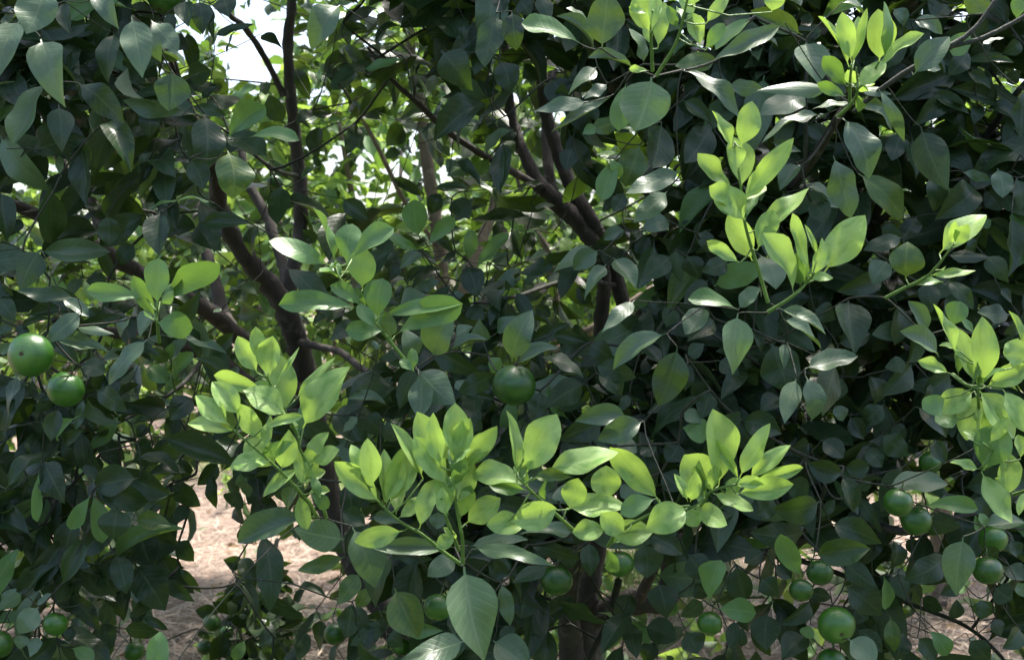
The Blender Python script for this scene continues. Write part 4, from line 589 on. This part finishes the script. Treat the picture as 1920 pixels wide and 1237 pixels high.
def strands(n, xy, length, width, lift, mat, name, up=False):
    """n bent strips of three segments"""
    x, y = xy; a = rng.uniform(0, 2*math.pi, n); Ls = rng.uniform(*length, n); w = rng.uniform(*width, n)
    z0 = np.array([gz(p, q) for p, q in zip(x, y)]) + rng.uniform(0, lift, n)
    d = np.stack([np.cos(a), np.sin(a), rng.uniform(-.12, .28, n)], 1) if not up else np.stack([np.cos(a)*.35, np.sin(a)*.35, np.ones(n)], 1)
    s = np.stack([-np.sin(a), np.cos(a), rng.normal(size=n)*.3], 1)
    bend = rng.normal(size=n)*.18; V = []
    for k in range(4):
        t = k/3; c = np.stack([x, y, z0], 1) + d*(Ls*t)[:, None] + s*(bend*Ls*t*t)[:, None]
        if up: c[:, :2] += (np.stack([np.cos(a), np.sin(a)], 1)*(Ls*t*t*.5)[:, None]); 
        else: c[:, 2] -= Ls*t*t*.10
        ww = (w*(1-.6*t))[:, None]*.5; V += [c-s*ww, c+s*ww]
    V = np.stack(V, 1).reshape(-1, 3); b = np.arange(n)[:, None]*8
    F = np.concatenate([b+np.array([[0, 1, 3, 2]]), b+np.array([[2, 3, 5, 4]]), b+np.array([[4, 5, 7, 6]])])
    return mesh_np(name, V, F, mat, smooth=False, tint=np.repeat(rng.random(n), 8))
n = 42000; yy = 3.6+7.5*rng.random(n)**1.25; xx = (rng.random(n)-.5)*(yy*1.05+.6)
tag(link('straw', strands(n, (xx, yy), (.06, .28), (.0026, .0062), .055, strand_mat('dry_straw', (.23, .165, .118), (.50, .39, .295)), 'straw')), 'dry pinkish straw mulch scattered over the ground between the trees', 'straw', kind='stuff')
n = 9000; cx = rng.choice([.62, .75, -1.7, -1.3, 1.6, 2.6, -2.6, .2], n); cy = np.where(cx == .62, 5.9, np.where(cx == .75, 6.4, np.where(cx < -1.5, 9.6, 9.0)))
xx = cx+rng.normal(size=n)*.22; yy = cy+rng.normal(size=n)*.30
tag(link('grass', strands(n, (xx, yy), (.05, .17), (.002, .0045), .0, strand_mat('green_grass', (.10, .20, .03), (.26, .38, .07)), 'grass', True)), 'short green grass tufts growing through the straw', 'grass', kind='stuff')

fl = []
M['litter'] = leaf_mat('leaf_litter', (.14, .085, .04), (.30, .20, .10), (.26, .19, .12), (.2, .12, .04), .05, .8, (.30, .22, .13), .4)
for _ in range(420):
    y = 3.8+6.5*rng.random(); x = (rng.random()-.5)*(y*1.0+.6); a = rng.uniform(0, 6.28); Ls = rng.uniform(.05, .09); p = np.array([x, y, gz(x, y)+rng.uniform(.045, .075)])
    fl.append((frame(p, p+np.array([math.cos(a), math.sin(a), rng.uniform(-.15, .25)])*Ls, unit(UP+rng.normal(size=3)*.35), Ls*rng.uniform(.35, .5)), 'fill', int(rng.integers(8)), 'litter' if rng.random() < .8 else 'old'))
tag(link('fallen_leaves', merge(fl, 'fallen_leaves', ['litter', 'old'])), 'brown and yellow fallen leaves scattered on the straw', 'leaves', kind='stuff')
# ------------------------------------------------------------------ trees in front
TREES = {}
for k, loc, lab in (('L', P(830, 1400, 2.7), 'dark citrus tree with slender brown stems fanning out left of the vertical middle stem'),
                    ('R', P(1085, 1500, 2.45), 'citrus tree with thick forked trunk low in the centre, bright shoots and most fruit'),
                    ('M', P(838, 1180, 3.7), 'citrus tree with thin pale stems standing just behind the two front trees')):
    o = empty('citrus_tree', (loc.x, loc.y, gz(loc.x, loc.y))); tag(o, lab, 'tree', 'citrus trees of the front row'); TREES[k] = o
NODES = {'L': [], 'R': [], 'M': []}
for key, limbs in (('L', LIMBS_L), ('R', LIMBS_R), ('M', LIMBS_M)):
    root = TREES[key]
    for i, lm in enumerate(limbs):
        pts = [np.array(P(x, y, d)) for x, y, w, d in lm]; rad = [w/FOC*d/2 for x, y, w, d in lm]
        if i == 0:
            g = np.array(root.location); p0 = pts[0]; pts = [g+(0, 0, -.06), g*.5+p0*.5] + pts if p0[2] > g[2]+.25 else [g+(0, 0, -.06)]+pts[1:]
            rad = [rad[0]*1.45, rad[0]*1.1] + rad if p0[2] > g[2]+.25 else [rad[0]*1.4]+rad[1:]
        c = catmull(pts, 6); t = Tubes(); rr = np.interp(np.linspace(0, 1, len(c)), np.linspace(0, 1, len(rad)), rad)
        t.add(c, rr*(1+.10*np.sin(np.arange(len(c))*2.3+i)*rng.random(len(c))), 10 if rad[0] > .01 else 6, .07)
        thin = rad[0] < .0075
        child('trunk' if i == 0 else ('twig' if thin else 'limb'), t.mesh('limb', M['pale_bark' if key == 'M' else ('twig' if thin else 'bark')]), root)
        NODES[key] += [q for q, r in zip(c, rr)]
def tree_of(p):
    px, py, d = proj(p)
    if d > 3.12: return 'M'
    return 'L' if px < 760 else 'R'

ITEMS = []        # every leaf near the camera: dict(matrix, shape, index, mat, tree, hand)
TARGETS = {'L': [], 'R': [], 'M': []}
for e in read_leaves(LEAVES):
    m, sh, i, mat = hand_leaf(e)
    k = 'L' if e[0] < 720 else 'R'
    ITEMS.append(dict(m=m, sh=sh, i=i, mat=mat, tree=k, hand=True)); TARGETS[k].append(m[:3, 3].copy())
SHOOT_LEAVES = []
for lab, k, d0, stems, text in SHOOTS:
    t = Tubes(); allp = []; nb = len(stems)
    for q, (tile, pts) in enumerate(stems):
        ox, oy = TILE[tile]; n = len(pts)
        w = [np.array(P(x/3+ox, y/3+oy, d0+.05-.07*j/(n-1))) for j, (x, y) in enumerate(pts)]
        c = catmull(w, 5); t.add(c, [.0021, .0010], 7); allp += c
    A = np.array(allp); els = []
    for e in read_leaves(text):
        b = np.array(P(e[0], e[1], d0)); j = int(np.argmin(((A-b)**2).sum(1))); dd = float(proj(A[j])[2])
        m, sh, i, mat = hand_leaf(e, dd+rng.uniform(-.022, .022)); els.append((m, sh, i, mat))
        b = m[:3, 3]; j = int(np.argmin(((A-b)**2).sum(1))); g = np.linalg.norm(A[j]-b)
        if g > .004: t.add([A[j], (A[j]+b)/2+np.array([0, 0, -.08*g]), b], [.0009, .0008], 5)
    ws = np.mean([np.linalg.norm(e_[0][:3, 0]) for e_ in els]); kk = max(set(e_[3] for e_ in els), key=[e_[3] for e_ in els].count)
    for _ in range(3+len(els)//3):
        j = int(rng.integers(len(A)//4, len(A))); tg = unit(A[min(j+1, len(A)-1)]-A[max(0, j-1)]); ld = unit(tg*rng.uniform(.2, .9)+rng.normal(size=3)*.55+UP*.35+np.array([0, .35, 0])); Lx = ws*rng.uniform(.5, .95)
        b = A[j]+ld*.004; shp = KIND['y' if kk == 'young' else 'm'][0]; els.append((frame(b, b+ld*Lx, unit(TOCAM+UP*.6+rng.normal(size=3)*.35), Lx*rng.uniform(.33, .44)), shp, int(rng.integers(len(SHAPES[shp]))), 'fresh' if kk == 'young' and j < len(A)*.55 else kk))
    so = child('shoot', t.mesh('shoot', M['green_stem']), TREES[k]); so['label'] = lab
    for (m, sh, i, mat) in els:
        o = link('young_leaf', leaf_mesh(sh, i, mat), so); o.matrix_basis = Matrix(m.tolist()); SHOOT_LEAVES.append((m, sh, i))
    TARGETS[k].append(allp[0])

# fruit
def fruit_mat():
    m, N, L = new_mat('green_citrus_rind')
    out = N.new('ShaderNodeOutputMaterial'); pr = N.new('ShaderNodeBsdfPrincipled'); L.new(pr.outputs[0], out.inputs[0])
    tc = N.new('ShaderNodeTexCoord'); oi = N.new('ShaderNodeObjectInfo')
    vo = N.new('ShaderNodeTexVoronoi'); vo.inputs['Scale'].default_value = 46; L.new(tc.outputs['Object'], vo.inputs['Vector'])
    ns = N.new('ShaderNodeTexNoise'); ns.inputs['Scale'].default_value = 2.4; ns.inputs['Detail'].default_value = 4; L.new(tc.outputs['Object'], ns.inputs['Vector'])
    ad = N.new('ShaderNodeMath'); ad.operation = 'MULTIPLY_ADD'; L.new(oi.outputs['Random'], ad.inputs[0]); ad.inputs[1].default_value = .5; L.new(ns.outputs[0], ad.inputs[2])
    r = N.new('ShaderNodeValToRGB'); e = r.color_ramp.elements; e[0].position = .35; e[0].color = (.012, .052, .004, 1); e[1].position = 1.0; e[1].color = (.036, .125, .008, 1); L.new(ad.outputs[0], r.inputs[0])
    # rind is paler round the blossom end (local +z)
    sp = N.new('ShaderNodeSeparateXYZ'); L.new(tc.outputs['Object'], sp.inputs[0])
    mr = N.new('ShaderNodeMapRange'); mr.inputs[1].default_value = .72; mr.inputs[2].default_value = .99; L.new(sp.outputs[2], mr.inputs[0])
    mu = N.new('ShaderNodeMath'); mu.operation = 'MULTIPLY'; L.new(mr.outputs[0], mu.inputs[0]); mu.inputs[1].default_value = .55
    mx = N.new('ShaderNodeMix'); mx.data_type = 'RGBA'; L.new(mu.outputs[0], mx.inputs[0]); L.new(r.outputs[0], mx.inputs[6]); mx.inputs[7].default_value = (.20, .31, .08, 1)
    L.new(mx.outputs[2], pr.inputs['Base Color']); pr.inputs['Roughness'].default_value = .30; pr.inputs['Coat Weight'].default_value = .35; pr.inputs['Coat Roughness'].default_value = .14
    bp = N.new('ShaderNodeBump'); bp.inputs['Strength'].default_value = .16; bp.inputs['Distance'].default_value = .02; L.new(vo.outputs['Distance'], bp.inputs['Height']); L.new(bp.outputs[0], pr.inputs['Normal'])
    return m
M['rind'] = fruit_mat()
def sphere(nu, nv, squash=.93, dimple=.06):
    V, F = [], []
    for i in range(nv+1):
        th = math.pi*i/nv
        for j in range(nu):
            a = 2*math.pi*j/nu; r = 1+.012*math.sin(3*a+1)*math.sin(th)+.01*math.cos(2*a)
            z = math.cos(th)*squash; z -= math.copysign(dimple*math.exp(-(th if th < 1.57 else math.pi-th)**2/.05), z)
            V.append((r*math.sin(th)*math.cos(a)+1e-5*math.cos(a), r*math.sin(th)*math.sin(a)+1e-5*math.sin(a), z))
    for i in range(nv):
        for j in range(nu): F.append((i*nu+j, (i+1)*nu+j, (i+1)*nu+(j+1) % nu, i*nu+(j+1) % nu))
    return np.array(V), np.array(F)
sv, sf = sphere(32, 20); RIND = mesh_np('rind', sv, sf, M['rind'])
def calyx_mesh():
    V, F = [], []; n = 20
    for i, (r, z) in enumerate(((.02, .035), (.07, .045), (.115, .02), (.12, -.05))):
        for j in range(n):
            a = 2*math.pi*j/n; rr = r*(1+(.28*math.cos(5*a) if i > 1 else 0)); V.append((rr*math.cos(a), rr*math.sin(a), z))
    for i in range(3):
        for j in range(n): F.append((i*n+j, (i+1)*n+j, (i+1)*n+(j+1) % n, i*n+(j+1) % n))
    return mesh_np('calyx', np.array(V), np.array(F), M['calyx'])
CALYX = calyx_mesh()
tt = Tubes(); tt.add([(0, 0, -.82), (.02, .01, -1.1), (.05, .02, -1.5)], [.055, .05, .05], 8); STALK = tt.mesh('stalk', M['green_stem'])
for (x, y, r, d, lab, face) in FRUITS:
    d = d-.07; c = P(x, y, d); rad = r/FOC*d
    o = link('citrus_fruit', RIND); tag(o, lab, 'fruit', 'green citrus fruit on the trees')
    # local +z is the blossom end; fruit hang with it downward unless it shows
    ax = {'end': Vector((-.10, -1, .10)), 'dot': Vector((.10, -1, -.35)), 'side': Vector((rng.normal()*.3, -.25+rng.normal()*.3, -1))}[face]
    q = ax.normalized().to_track_quat('Z', 'Y'); o.matrix_world = Matrix.Translation(c) @ q.to_matrix().to_4x4() @ Matrix.Scale(rad, 4)
    b = link('blossom_scar', CALYX, o); b.matrix_basis = Matrix.Translation((0, 0, .885)) @ Matrix.Scale(.8, 4)
    b = link('calyx', CALYX, o); b.matrix_basis = Matrix.Translation((0, 0, -.885)) @ Matrix.Rotation(math.pi, 4, 'X') @ Matrix.Scale(1.6, 4)
    link('stalk', STALK, o)
    end = np.array(o.matrix_world @ Vector((.05, .02, -1.5))); TARGETS['L' if x < 760 else 'R'].append(end)

# the rest of the crowns, twig by twig
CENTER = {'L': np.array([-.55, 2.75, 1.55]), 'R': np.array([.35, 2.45, 1.5]), 'M': np.array([-.1, 4.0, 1.6])}
def front_y(x, z): return 1.62 + .34*max(0, abs(z-1.35)-.3)**1.3 + .07*math.sin(3*x+1)+.06*math.sin(5*z+2*x)
def cluster(base, dmin=1.58, young=0.0, sz=1.0):
    k = tree_of(base); out = unit(base-CENTER[k])
    if proj(base)[2] < 2.4: out = unit(out+TOCAM*.5)
    tw = unit(out*.8 + UP*rng.uniform(-.45, .4) + rng.normal(size=3)*.5); Lt = rng.uniform(.06, .16); nl = int(rng.integers(4, 9)); lv = []
    for q in range(nl):
        s = (q+.6)/nl; p = base+tw*Lt*s + np.array([0, 0, -.25*Lt*s*s])
        side = unit(np.cross(tw, UP)+1e-6)*(1 if q % 2 else -1)
        ld = unit(tw*rng.uniform(.2, .9)+side*rng.uniform(.4, 1.1)+rng.normal(size=3)*.35 - UP*rng.uniform(-.1, .95))
        Ls = rng.uniform(.050, .108)*sz; tip = p+ld*Ls
        if not ok_leaf(p, tip, dmin): continue
        nr = unit(UP*rng.uniform(.1, 1.0) + out*rng.uniform(.3, 1.1)+rng.normal(size=3)*.5)
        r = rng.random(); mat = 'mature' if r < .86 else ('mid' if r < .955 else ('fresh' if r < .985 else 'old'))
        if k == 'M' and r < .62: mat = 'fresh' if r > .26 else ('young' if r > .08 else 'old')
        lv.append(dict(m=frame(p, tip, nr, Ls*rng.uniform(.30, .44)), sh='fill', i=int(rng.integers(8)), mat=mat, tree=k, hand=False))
    if lv: ITEMS.extend(lv); TARGETS[k].append(base); TARGETS[k].append(base+tw*Lt*.9)
    return len(lv)
SHOWN = [LIMBS_L[0][1:], LIMBS_L[1], LIMBS_L[2], LIMBS_L[3][:5], LIMBS_L[7], LIMBS_L[8], LIMBS_R[0][7:], LIMBS_R[1][5:], LIMBS_R[3], LIMBS_R[0][1:5], LIMBS_R[6][2:], LIMBS_M[0][3:], LIMBS_M[1][:4], LIMBS_R[5][3:], LIMBS_R[10]]
SEG = np.array([(a[0], a[1], b[0], b[1], (a[2]+b[2])/4, (a[3]+b[3])/2) for l in SHOWN for a, b in zip(l, l[1:])])
def hides_limb(px, py, d):
    ax, ay, bx, by, w, dd = SEG.T; ux, uy = bx-ax, by-ay; t = np.clip(((px-ax)*ux+(py-ay)*uy)/(ux*ux+uy*uy+1e-9), 0, 1)
    g = np.hypot(px-ax-t*ux, py-ay-t*uy); return bool(np.any((g < w+14) & (d < dd)))
FXY = np.array([f[:3] for f in FRUITS])
def ok_leaf(p, tip, dmin):
    for f in (.5, 1.0):
        px, py, d = proj(p+(tip-p)*f)
        if d < dmin: return False
        if in_frame(px, py, 30):
            D = density(px, py) if d < 3.1 else max(.6, density(px, py))
            if D == 0 or in_hole(px, py): return False
            if f == .5 and D < .6 and rng.random() > D+.25: return False
            if d < 2.6 and np.any(np.hypot(FXY[:, 0]-px, FXY[:, 1]-py) < FXY[:, 2]*1.25+6): return False
            if hides_limb(px, py, d) and rng.random() < .72: return False
    return True
# outer shell towards the camera
nf = 0
for _ in range(2250):
    px, py = rng.uniform(-200, 2120), rng.uniform(-330, 1330); D = density(px, py)
    if rng.random() > (D**2.1 if D < .85 else 1.0): continue
    z = P(px, py, 1.9).z; x = P(px, py, 1.9).x; d = front_y(x, z)+rng.exponential(.20)
    if d > 2.7: continue
    nf += cluster(np.array(P(px, py, d)))
for _ in range(560):          # the tree behind, seen between the stems
    px, py = rng.uniform(260, 1200), rng.uniform(-120, 620)
    if in_hole(px, py): continue
    cluster(np.array(P(px, py, rng.uniform(3.2, 4.5))))
for _ in range(135):
    px, py = rng.uniform(300, 1150), rng.uniform(-60, 560)
    if not in_hole(px, py): cluster(np.array(P(px, py, rng.uniform(1.9, 3.0))))
for _ in range(70):           # dark spray hanging over the straw
    px = rng.normal(478, 34); py = rng.uniform(1050, 1240)
    cluster(np.array(P(px+(py-1100)*-.12, py, rng.uniform(2.5, 2.95))), sz=.72)
# inside, the far side and the top of the crowns
nb = nt = 0
for _ in range(2000):
    px, py = rng.uniform(-300, 2220), rng.uniform(-100, 1330); D = density(px, py); d = rng.uniform(3.15, 4.6) if rng.random() < .8 else rng.uniform(2.3, 3.1)
    if py < 330 and d > 3.1: D = max(D, .62)
    if rng.random() > D**1.7*.95: continue
    nb += cluster(np.array(P(px, py, d)))
for _ in range(1600):
    base = np.array([rng.uniform(-2.0, 2.0), rng.uniform(1.55, 4.6), rng.uniform(1.75, 3.0)])
    if base[2] > 2.95-.25*abs(base[1]-2.9)**2 or base[1] > 3.3: continue
    px, py, d = proj(base)
    if in_frame(px, py, 60): continue
    nt += cluster(base)
print('front', nf, 'back', nb, 'top', nt, 'leaves', len(ITEMS))

# twigs: every leaf and shoot base is joined to the nearest wood that already stands (a minimum tree grown from the limbs)
HM = np.array([[in_hole(8*i+4, 8*j+4) for i in range(240)] for j in range(155)])
def gap_cost(A_, b_):
    px, py, d = proj((A_+b_)/2); i = np.clip((px/8).astype(int), 0, 239); j = np.clip((py/8).astype(int), 0, 154)
    return .45*HM[j, i]*((px > 0) & (px < 1920) & (py > 0) & (py < 1237))
for key in 'LRM':
    S0 = np.array(NODES[key]); T = np.array(TARGETS[key]); ns, nt = len(S0), len(T)
    allp = np.concatenate([S0, T]); par = -np.ones(nt, int)
    D2 = np.sqrt(((T[:, None, :]-S0[None])**2).sum(2)) + np.stack([gap_cost(S0, q) for q in T]); best = D2.argmin(1); bd = D2.min(1); plen = np.zeros(nt); done = np.zeros(nt, bool); cost = bd.copy(); order = []
    for _ in range(nt):
        j = int(np.argmin(np.where(done, 1e9, cost))); done[j] = True; order.append(j); par[j] = best[j]
        pl = (0 if best[j] < ns else plen[best[j]-ns]) + np.linalg.norm(allp[best[j]]-T[j]); plen[j] = pl
        dd = np.sqrt(((T-T[j])**2).sum(1)) + .22*pl + gap_cost(T, T[j])
        up = (~done) & (dd < cost); cost[up] = dd[up]; best[up] = ns+j
    cnt = np.ones(nt)
    for j in reversed(order):
        if par[j] >= ns: cnt[par[j]-ns] += cnt[j]
    tb = Tubes()
    for j in range(nt):
        a = allp[par[j]]; b = T[j]; g = np.linalg.norm(b-a)
        if g < .003: continue
        r = min(.0021, .00034*math.sqrt(cnt[j])+.00035)
        q = par[j]-ns; pd = unit(allp[par[j]]-allp[par[q]]) if q >= 0 else unit(b-a)
        p1 = a+(pd*.5+unit(b-a)*.5)*g*.2; p2 = b-unit((b-a)+rng.normal(size=3)*g*.25+np.array([0, 0, .2*g]))*g*.22
        ts = np.linspace(0, 1, 6)[:, None]; tb.add((1-ts)**3*a+3*(1-ts)**2*ts*p1+3*(1-ts)*ts**2*p2+ts**3*b, [r*1.1, r*.85], 5)
    o = child('twig_mass', tb.mesh('twigs', M['twig']), TREES[key]); o['kind'] = 'stuff'; o['label'] = 'fine dark twigs running between limbs and leaves'

# which leaves show most: coarse depth buffer over all near leaves
def visible_area(items, extra=()):
    W, H, k = 480, 309, 4.0; zb = np.full((H, W), 1e9); ids = -np.ones((H, W), int)
    for n_, it in enumerate(list(items)+[dict(m=e[0]) for e in extra]):
        m = it['m']; a = m[:3, 3]; b = a+m[:3, 0]; w = m[:3, 1]*.5
        xs, ys, ds = proj(np.array([a, b, (a+b)/2+w, (a+b)/2-w]))
        if ds.min() < .2 or xs.max() < 0 or xs.min() > 1920 or ys.max() < 0 or ys.min() > 1237: continue
        xs = xs/k; ys = ys/k; d = ds.mean()
        cx, cy = (xs[0]+xs[1])/2, (ys[0]+ys[1])/2; A = np.array([[(xs[1]-xs[0])/2, (xs[2]-xs[3])/2], [(ys[1]-ys[0])/2, (ys[2]-ys[3])/2]])
        if abs(np.linalg.det(A)) < .3: continue
        x0, x1, y0, y1 = int(max(0, xs.min())), int(min(W, xs.max()+2)), int(max(0, ys.min())), int(min(H, ys.max()+2))
        if x1 <= x0 or y1 <= y0: continue
        gx_, gy_ = np.meshgrid(np.arange(x0, x1)-cx, np.arange(y0, y1)-cy); I = np.linalg.inv(A)
        u = I[0, 0]*gx_+I[0, 1]*gy_; v = I[1, 0]*gx_+I[1, 1]*gy_; ok = (u*u+v*v < .8) & (zb[y0:y1, x0:x1] > d)
        zb[y0:y1, x0:x1][ok] = d; ids[y0:y1, x0:x1][ok] = n_
    c = np.bincount(ids[ids >= 0], minlength=len(items)+len(extra)); return c[:len(items)], zb
area, ZB = visible_area(ITEMS, SHOOT_LEAVES)
for key in 'LRM':
    idx = [i for i, it in enumerate(ITEMS) if it['tree'] == key]
    idx.sort(key=lambda i: -area[i]); single = set(idx[:300]); rest = [i for i in idx if i not in single]
    for i in single:
        it = ITEMS[i]; sh = 'mature' if it['sh'] == 'fill' else it['sh']
        o = child('leaf', leaf_mesh(sh, it['i'], it['mat']), TREES[key]); o.matrix_basis = Matrix(it['m'].tolist())
    o = child('foliage', merge([(ITEMS[i]['m'], ITEMS[i]['sh'], ITEMS[i]['i'], ITEMS[i]['mat']) for i in rest], 'foliage', ['mature', 'mid', 'fresh', 'old', 'young']), TREES[key]); o['kind'] = 'stuff'
    print(key, len(idx), 'min single area', area[list(single)].min(), 'rest visible', sum(area[i] > 6 for i in rest))

# ------------------------------------------------------------------ trees behind, in full sun
BACK = [(-1.85, 5.5, 2.68, 1.30, 'sunlit bright green citrus tree under the white sky gap at upper left'),
        (-.55, 5.7, 2.3, 1.05, 'sunlit citrus tree showing between the left stems, left of centre'),
        (.75, 5.9, 2.2, 1.05, 'sunlit citrus tree glimpsed behind the central fork of the trunk'),
        (1.9, 5.7, 2.25, 1.05, 'sunlit citrus tree glimpsed in small gaps behind the right-hand crown'),
        (-3.0, 6.6, 2.2, 1.0, 'sunlit citrus tree glimpsed behind the left edge foliage')]
for bi, (bx, by, top, rad, lab) in enumerate(BACK):
    root = tag(empty('citrus_tree', (bx, by, gz(bx, by))), lab, 'tree', 'sunlit citrus trees of the row behind')
    base = np.array(root.location); t = Tubes(); t.add(catmull([base+(0, 0, -.05), base+(.03, .02, .35), base+(-.02, 0, .75)], 4), [.06, .05, .045], 8, .05); child('trunk', t.mesh('trunk', M['pale_bark']), root)
    tips = []
    for q in range(7):
        a = q/7*2*math.pi+rng.uniform(-.3, .3); e = base+np.array([math.cos(a)*rad*.75, math.sin(a)*rad*.75, rng.uniform(.55, .95)*top]); s = base+(0, 0, rng.uniform(.5, .75))
        t = Tubes(); c = catmull([s, s*.5+e*.5+np.array([0, 0, .12]), e], 5); t.add(c, [.03, .008], 6, .05); child('limb', t.mesh('limb', M['pale_bark']), root); tips += c[3:]
    its = []
    for _ in range(680):
        u = unit(rng.normal(size=3)); rr = rng.uniform(.55, 1.0)**.6
        c = base + np.array([u[0]*rad*rr, u[1]*rad*rr, .55+(top-.55)*(.5+.5*u[2]*rr)]); c[:2] += rng.normal(size=2)*.06
        if rng.random() < .15 and u[2] > .2: c[2] += rng.uniform(.05, .28)
        tw = unit(u*np.array([1, 1, .6])+UP*.5+rng.normal(size=3)*.4); yng = rng.random() < .55
        for q in range(int(rng.integers(5, 9))):
            p = c+tw*.13*q/7; ld = unit(tw*rng.uniform(.3, 1)+rng.normal(size=3)*.6); Ls = rng.uniform(.07, .12)
            px, py, d = proj(p+ld*Ls*.5)
            if in_frame(px, py, 0) and any(in_poly(px, py, h) for h in HOLES[:2]+HOLES[2:7]) and rng.random() < (.93 if py > 800 else .55): continue
            nr = unit(UP+u*.5+rng.normal(size=3)*.4); r = rng.random()
            its.append(dict(m=frame(p, p+ld*Ls, nr, Ls*rng.uniform(.42, .55)), sh='far', i=int(rng.integers(5)), mat=('young' if r < .40 else 'fresh') if yng else ('mature' if r < .6 else 'fresh')))
    # leaves that show through the front trees
    sc = []
    for i, it in enumerate(its):
        px, py, d = proj(it['m'][:3, 3]+it['m'][:3, 0]*.5); s = 0
        if in_frame(px, py, -8) and ZB[min(308, int(py/4)), min(479, int(px/4))] > d: s = abs(float(np.linalg.norm(it['m'][:3, 0])*it['m'][1, 2]/(np.linalg.norm(it['m'][:3, 2])+1e-9)))*(1 if it['m'][1, 3] < by+.2 else .3)
        sc.append(s)
    od = np.argsort(-np.array(sc)); single = set(int(i) for i in od[:90] if sc[i] > 0)
    for i in single:
        o = child('leaf', leaf_mesh('far', its[i]['i'], its[i]['mat']), root); o.matrix_basis = Matrix(its[i]['m'].tolist())
    o = child('foliage', merge([(it['m'], it['sh'], it['i'], it['mat']) for i, it in enumerate(its) if i not in single], 'foliage', ['mature', 'mid', 'fresh', 'old', 'young']), root); o['kind'] = 'stuff'
its = []
for _ in range(5200):
    row = rng.choice([10.5, 14.5, 19.0]); x = rng.uniform(-.55, .55)*row*1.1; k = round(x/2.3)*2.3; u = unit(rng.normal(size=3))
    c = np.array([k+u[0]*1.25, row+u[1]*1.1, 1.25+u[2]*1.0]); tw = unit(u+UP*.4)
    for q in range(3):
        p = c+rng.normal(size=3)*.06; ld = unit(tw+rng.normal(size=3)*.7); Ls = rng.uniform(.09, .15); r = rng.random()
        its.append((frame(p, p+ld*Ls, unit(UP+u*.5+rng.normal(size=3)*.4), Ls*.5), 'far', int(rng.integers(5)), 'young' if r < .3 else ('fresh' if r < .7 else 'mature')))
tag(link('orchard_foliage', merge(its, 'orchard_foliage', ['mature', 'mid', 'fresh', 'old', 'young'])), 'far orchard rows reading as one sunlit green mass', 'foliage', kind='stuff')
# added orchard row, unseen behind the camera: it closes the low sky off from this side of the trees
its = []
for _ in range(2600):
    x = rng.uniform(-5.5, 5.5); k = round(x/1.9)*1.9; u = unit(rng.normal(size=3)); c = np.array([k+u[0]*1.15, -3.6+u[1]*.9, 1.15+u[2]*1.0])
    for q in range(3):
        p = c+rng.normal(size=3)*.08; ld = unit(u+rng.normal(size=3)*.8-UP*.3); Ls = rng.uniform(.12, .19)
        its.append((frame(p, p+ld*Ls, unit(UP+u*.6+rng.normal(size=3)*.4), Ls*.52), 'far', int(rng.integers(5)), 'mature' if rng.random() < .8 else 'fresh'))
tag(link('orchard_foliage', merge(its, 'orchard_foliage', ['mature', 'mid', 'fresh', 'old', 'young'])), 'unseen leafy orchard row added behind the camera to shade the front trees', 'foliage', kind='stuff')
# weed on the straw
def weed(x, y, n_, h, lab):
    root = tag(empty('weed_plant', (x, y, gz(x, y))), lab, 'plant', 'weeds on the straw'); b = np.array(root.location)
    for q in range(3):
        a = rng.uniform(0, 6.28); e = b+np.array([math.cos(a)*h*.3, math.sin(a)*h*.3, h*rng.uniform(.7, 1)]); t = Tubes(); c = catmull([b, b*.5+e*.5+np.array([0, 0, .03]), e], 4); t.add(c, [.003, .0015], 5); child('stem', t.mesh('stem', M['green_stem']), root)
        for j in range(n_):
            p = c[int(rng.integers(2, len(c)))]; ld = unit(rng.normal(size=3)+UP*.3); Ls = rng.uniform(.05, .085)
            o = child('leaf', leaf_mesh('paddle', int(rng.integers(8)), 'fresh' if q else 'young'), root); o.matrix_basis = Matrix(frame(p, p+ld*Ls, unit(UP+rng.normal(size=3)*.3), Ls*.5).tolist())
weed(-1.86, 8.3, 9, .34, 'small green leafy weed standing on the straw beside the dark hanging leaves')
weed(.64, 5.5, 8, .30, 'bright green weed glimpsed right of the thick trunk near the bottom')
print('objects', len(bpy.data.objects), 'tris', sum(len(o.data.loop_triangles) if False else sum(len(p.vertices)-2 for p in o.data.polygons) for o in bpy.data.objects if o.type == 'MESH' and o.data.users == 1))
